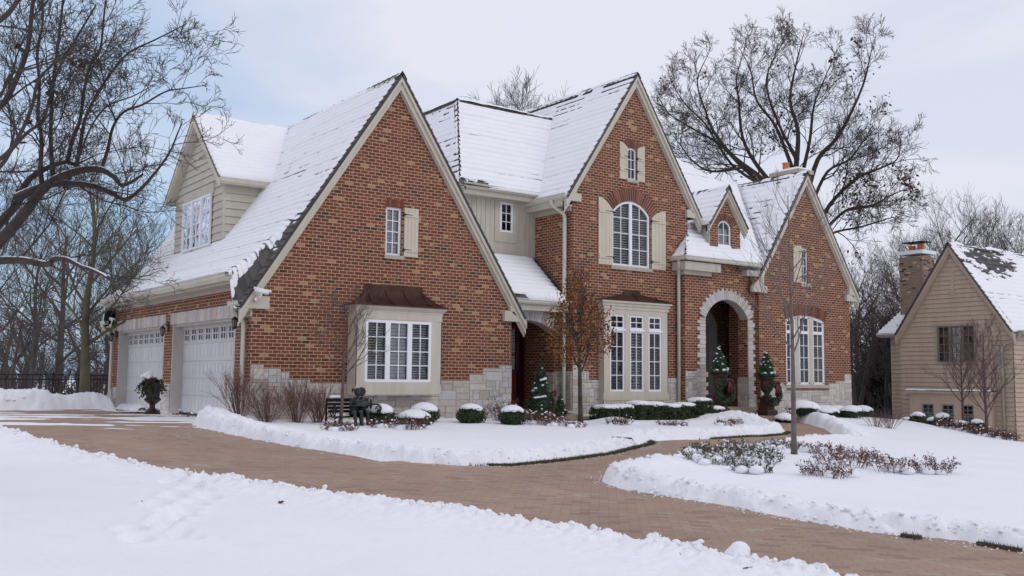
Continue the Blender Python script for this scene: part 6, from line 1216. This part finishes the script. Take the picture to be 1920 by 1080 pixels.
# the large foreground tree: limbs reach in from the left, trunk beyond the frame
f_ = lambda L_, d0, d1: [tuple(pix(u, v, d0 + (d1 - d0) * i / (len(L_) - 1))) for i, (u, v) in enumerate(L_)]
base = pix(-330, 700, 13.0); bz_ = float(gz(base.x, base.y)); tr0 = Vector((base.x, base.y, bz_ - .2)); fork = pix(-120, 560, 12.2)
LB = [([tuple(tr0), (tr0.x + .05, tr0.y, 1.0), tuple(fork)], .30, .20),
      (f_([(-120, 560), (-40, 495), (0, 452), (42, 405), (78, 358), (108, 335), (150, 320), (188, 318), (214, 332), (228, 347), (248, 340), (268, 327)], 12.2, 11.4), 0.078, 0.012),
      (f_([(-90, 540), (-30, 458), (0, 418), (34, 380), (44, 352), (62, 330), (96, 312), (124, 304), (150, 314), (172, 322)], 12.4, 12.0), 0.062, 0.012),
      (f_([(30, 372), (60, 358), (98, 345), (140, 345), (178, 350), (212, 364), (236, 374), (262, 356), (290, 325), (318, 286), (333, 250), (342, 228)], 12.2, 11.0), 0.050, 0.005),
      (f_([(-140, 520), (-60, 495), (0, 489), (45, 489), (88, 496), (102, 486), (126, 487), (152, 500), (172, 506), (200, 520), (232, 548)], 12.4, 10.8), 0.056, 0.010),
      (f_([(80, 358), (76, 312), (78, 262), (71, 215), (74, 160), (70, 100), (80, 40), (78, -60)], 12, 12), 0.030, 0.010), (f_([(100, 338), (97, 300), (95, 250), (97, 200), (100, 150), (108, 90), (116, 20), (124, -60)], 12, 11.8), 0.029, 0.010),
      (f_([(126, 306), (136, 262), (150, 225), (158, 168), (170, 120), (188, 92), (196, 20), (206, -50)], 12, 11.5), 0.026, 0.008), (f_([(143, 315), (152, 262), (160, 222), (180, 180), (206, 140), (240, 100), (290, 75), (330, 55), (348, 45)], 12, 11), 0.024, 0.005),
      (f_([(190, 318), (202, 280), (212, 238), (232, 210), (268, 196), (310, 172), (344, 166), (384, 160)], 12, 11), 0.023, 0.004), (f_([(120, 352), (140, 318), (150, 290), (170, 240), (200, 200), (250, 180), (290, 158)], 12, 11), 0.020, 0.004),
      (f_([(-60, 220), (0, 200), (30, 150), (52, 90), (60, 20), (70, -60)], 11, 11), 0.036, 0.016), (f_([(-80, 330), (0, 298), (34, 258), (60, 200), (72, 150), (110, 112), (140, 98), (180, 74)], 11, 10.6), 0.026, 0.006),
      (f_([(-60, 250), (0, 180), (20, 140), (60, 128), (110, 112), (140, 110)], 10.5, 10.2), 0.017, 0.005), (f_([(-40, 60), (10, 30), (40, -10), (70, -60)], 10.5, 10.5), 0.029, 0.016), (f_([(0, 322), (30, 322), (70, 320)], 12, 12), 0.009, 0.008),
      (f_([(-60, 360), (0, 312), (22, 280), (50, 250), (80, 225), (95, 180), (110, 130), (150, 60), (180, 10)], 11.6, 11), 0.025, 0.008)]
limbtree('foreground_tree', tuple(tr0), 'large bare tree leaning in from the left with snow along its limbs', LB, 'bark_dark', 401, kids=9, lev=3, L0=.80, up=.05, ang=.85, minr=.0022, snow=True, spread=.4, wig=.34, lr=.56)
ft = [o for o in sc.objects if o.name.startswith('foreground_tree')][0]; lf = MB(); rg = random.Random(12)
for u, v in ((75, 152), (92, 172), (94, 194), (90, 190), (142, 116), (150, 122), (38, 88), (60, 232), (146, 124), (40, 270)):
    for _ in range(5): leafquad(lf, pix(u, v, 11.9) + Vector((rg.gauss(0, .025), rg.gauss(0, .025), rg.gauss(0, .03))), .08, rg)
lf.build('leaves', 'leaf_brown', ft)
# oak with clinging brown leaves behind the right gable
def R3(L_, d0, d1): return [tuple(pix(1200 + u / 2.7, 40 + v / 2.7, d0 + (d1 - d0) * i / (len(L_) - 1))) for i, (u, v) in enumerate(L_)]
ob = pix(1500, 760, 47); 
OL = [([(ob.x, ob.y, -2.5), (ob.x, ob.y, 2.0), tuple(pix(1494, 400, 47)), tuple(pix(1496, 330, 47))], .62, .42), (R3([(800, 900), (790, 760), (800, 560), (760, 400), (790, 220), (830, 60)], 47, 46), 0.169, 0.011),
      (R3([(760, 960), (620, 800), (480, 690), (380, 570), (330, 450), (290, 300), (350, 160)], 47, 44), 0.139, 0.011), (R3([(740, 900), (600, 740), (520, 590), (500, 400), (490, 280), (540, 110)], 47, 49), 0.130, 0.011),
      (R3([(790, 800), (740, 660), (680, 520), (590, 400), (560, 250), (500, 130)], 47, 46), 0.111, 0.011), (R3([(800, 700), (720, 560), (640, 330), (680, 180), (740, 90)], 47, 50), 0.089, 0.009),
      (R3([(840, 900), (900, 700), (990, 600), (1060, 480), (1130, 320), (1160, 200), (1185, 90)], 47, 45), 0.130, 0.011), (R3([(820, 780), (860, 600), (880, 430), (930, 300), (1000, 140)], 47, 48), 0.099, 0.009),
      (R3([(900, 1060), (960, 930), (1090, 800), (1200, 750), (1300, 700), (1320, 600)], 46.5, 44), 0.120, 0.011), (R3([(900, 1100), (980, 1010), (1060, 950), (1180, 930), (1270, 880), (1350, 850)], 46.5, 43), 0.099, 0.011),
      (R3([(900, 1130), (980, 1070), (1120, 1040), (1250, 1000), (1300, 990)], 46, 43), 0.075, 0.011), (R3([(880, 900), (950, 760), (1060, 700), (1120, 620), (1190, 545)], 47, 44), 0.089, 0.011),
      (R3([(700, 900), (520, 740), (400, 620), (260, 540), (150, 470), (90, 380)], 47, 45), 0.099, 0.011), (R3([(520, 740), (360, 760), (260, 700), (200, 620), (150, 560)], 46, 44), 0.065, 0.011), (R3([(600, 820), (460, 720), (330, 520), (230, 420), (150, 300)], 46, 48), 0.085, 0.011)]
limbtree('oak_tree', (ob.x, ob.y, -2.5), 'huge oak holding clumps of dead brown leaves behind the right gable', OL, 'bark_dark', 402, kids=16, lev=3, L0=1.75, up=.05, ang=.85, minr=.0065, leaves='leaf_brown', nl=1500, spread=.35, wig=.30, lsz=.15)
# generic bare trees: three models, copied
def baretree(name, h, r, seed, label, mat='bark_far', lev=4, kids=5, group=None, spread=.5, crown=.3, minr=.0065):
    rg = random.Random(seed); o = empty(name, (0, 0, 0), label, 'tree', group); T = MB(); Bm = MB(); pts = [Vector((.15 * math.sin(k + seed) * k / 6, .15 * math.cos(k * 1.3 + seed) * k / 6, h * .8 * k / 8)) for k in range(9)]; rr = [r * (1 - .8 * k / 8) for k in range(9)]; T.tube(pts, rr, 8); tips = []
    for k in range(13):
        f = crown + (1 - crown) * (k + rg.random()) / 13; i = min(7, int(f * 8)); b = pts[i].lerp(pts[i + 1], f * 8 - i); a = k * 2.4 + rg.uniform(-.5, .5); el = spread + .5 * f; d = Vector((math.cos(a) * math.cos(el), math.sin(a) * math.cos(el), math.sin(el)))
        grow(Bm, b, d, h * .34 * (1.25 - .6 * f), min(rr[i] * .5, h * .0062), lev - 1, rg, .12, .2, kids, .6, .62, minr, tips)
    T.build('trunk', mat, o, smooth=True); Bm.build('branches', mat, o); return o
protos = [baretree('bare_tree', 14, .26, 501, ''), baretree('bare_tree', 13, .20, 502, '', spread=.7, crown=.22), baretree('bare_tree', 15, .30, 503, '', spread=.3, crown=.35), baretree('bare_tree', 14, .30, 504, '', mat='bark_moss', crown=.3)]
# (pixel x of trunk, distance, scale, model, label)
WD = [(158, 33, 0.57, 3, 'mossy trunked bare tree right behind the iron fence, nearest to the garage'), (60, 40, 0.55, 0, 'bare tree behind the left half of the iron fence'), (-40, 36, 0.58, 1, 'bare tree cut by the left edge behind the fence'), (110, 48, 0.74, 2, 'bare tree seen between the mossy trunk and the left edge'),
      (200, 44, 0.58, 1, 'bare tree just left of the garage downspout'), (235, 52, 0.77, 0, 'bare tree rising over the garage eave'), (280, 58, 0.81, 2, 'bare tree behind the lapped dormer wall, left side'), (320, 50, 0.65, 1, 'bare tree whose crown ends against the dormer gable'),
      (968, 42, 0.98, 1, 'bare treetop showing above the ridge between the two big gables'), (1015, 44, 1.00, 0, 'second bare treetop above the ridge, right of the first'),
      (1640, 50, 0.62, 1, 'bare tree in the gap between both houses, left'), (1700, 62, 0.78, 0, 'bare tree behind the tan house chimney'), (1790, 58, 0.83, 2, 'bare tree behind the apex of the tan gable'), (1870, 54, 0.78, 1, 'bare tree over the tan house roof'), (1935, 60, 0.84, 0, 'bare tree at the right edge over the roof'), (1610, 66, 0.72, 2, 'thin far tree by the right gable kneeler'), (1745, 70, 0.88, 1, 'far bare tree right of the tan chimney'), (1835, 72, 0.90, 2, 'far tree between crowns over the tan roof')]
for i, (u, dist, s_, m_, lb) in enumerate(WD):
    p = pix(u, 720, dist); o = protos[m_] if m_ not in [w_[3] for w_ in WD[:i]] else copy_tree(protos[m_]); z0 = float(gz(p.x, p.y)) - .2
    o.location = (p.x, p.y, z0); o.rotation_euler = (0, 0, i * 1.7); s2 = s_; o.scale = (s2, s2, s2); o['label'] = lb; o['group'] = 'bare trees beyond the garden'
# far woods as one mass
def woods(name, xs, d0, d1, n, seed, h0=8, h1=13, mat='bark_far', low=True):
    rg = random.Random(seed); T = MB()
    for i in range(n):
        u = rg.uniform(*xs); p = pix(u, 720, rg.uniform(d0, d1)); z0 = float(gz(p.x, p.y)) - .3; h = rg.uniform(h0, h1); b = Vector((p.x, p.y, z0)); T.tube([b, b + Vector((rg.gauss(0, .3), rg.gauss(0, .3), h * .5)), b + Vector((rg.gauss(0, .5), rg.gauss(0, .5), h * .85))], [.16, .10, .03], 4, cap=False)
        for k in range(9):
            f = rg.uniform(.12, .85); a = rg.uniform(0, 6.28); el = rg.uniform(.2, 1.1); grow(T, b + Vector((0, 0, h * f)), Vector((math.cos(a) * math.cos(el), math.sin(a) * math.cos(el), math.sin(el))), h * .26, .03, 2, rg, .1, .22, 5, .65, .62, .010, None, 3)
    tag(T.build(name, mat), kind='stuff')
woods('far_woods', (-150, 420), 58, 88, 34, 601, 8, 11); woods('far_woods', (1590, 2050), 62, 95, 40, 602, 6, 9); woods('underbrush', (-150, 300), 42, 62, 40, 603, 2.5, 5); woods('underbrush', (1590, 1720), 45, 70, 30, 604, 4, 6)
# woods across the street, behind the camera (mirrored in the windows)
rg = random.Random(77); T = MB()
for i in range(46):
    b = Vector((rg.uniform(-45, 60), rg.uniform(-62, -42), -1.2)); h = rg.uniform(9, 15); T.tube([b, b + Vector((rg.gauss(0, .3), rg.gauss(0, .3), h * .5)), b + Vector((rg.gauss(0, .5), rg.gauss(0, .5), h * .9))], [.24, .14, .04], 5, cap=False)
    for k in range(9): a = rg.uniform(0, 6.28); el = rg.uniform(.2, 1.1); grow(T, b + Vector((0, 0, h * rg.uniform(.25, .9))), Vector((math.cos(a) * math.cos(el), math.sin(a) * math.cos(el), math.sin(el))), h * .3, .06, 2, rg, .1, .22, 4, .65, .62, .02, None, 3)
tag(T.build('street_woods', 'bark_far'), kind='stuff')
# dark conifer between the houses
for i, (u, d_, h_) in enumerate(((1668, 50, 5.6), (1650, 56, 5.0))):
    p = pix(u, 760, d_); z0 = float(gz(p.x, p.y)); o = empty('conifer', (p.x, p.y, z0), ('dark snowy conifer just left of the tan house', 'dark conifer farther back in the gap between the houses')[i], 'tree', 'conifers between the houses'); conetree(o, (p.x, p.y, z0), 1.9, h_, 700 + i, n=3400, ls=.24, snow=60, mat='leaf_dark')
# a few fallen leaves and a snow lump by the drive
for i, (u, v_, lb) in enumerate(((522, 942, 'small curled twig with leaf on the lawn snow, left of centre'), (1275, 1040, 'brown leaf on the lawn snow near the bottom centre'), (1398, 1066, 'brown leaf beside the big snow lump'), (262, 944, 'dark leaf at the left of the lawn snow'))):
    r = CM @ np.array([u - 960., v_ - 540., 1855.]); q = None
    for dist in np.arange(4, 30, .02):
        P_ = CP + r / np.linalg.norm(r) * dist
        if P_[2] < float(gz(P_[0], P_[1])) + .14: q = P_; break
    rg = random.Random(i); mb = MB(); [leafquad(mb, Vector((q[0], q[1], surf(q[0], q[1]) + .012)) + Vector((rg.gauss(0, .012), rg.gauss(0, .012), 0)), .05, rg, 0, 2) for _ in range(3)]; tag(mb.build('fallen_leaf', 'leaf_purple'), lb, 'leaf', 'fallen leaves on the snow')
lp_ = (-2.02, -16.02); mb = MB(); rg = random.Random(4); [mb.ball((lp_[0] + rg.gauss(0, .03), lp_[1] + rg.gauss(0, .03), surf(*lp_) + .07 + rg.gauss(0, .02)), rg.uniform(.07, .11), None, rg.uniform(.07, .10), 10) for _ in range(7)]
o = mb.build('snow_lump', 'dirty_snow_lawn'); md = o.modifiers.new('j', 'REMESH'); md.mode = 'VOXEL'; md.voxel_size = .015; md.use_smooth_shade = True; tag(o, 'round lump of snow on the edge of the drive at the bottom', 'snow lump')
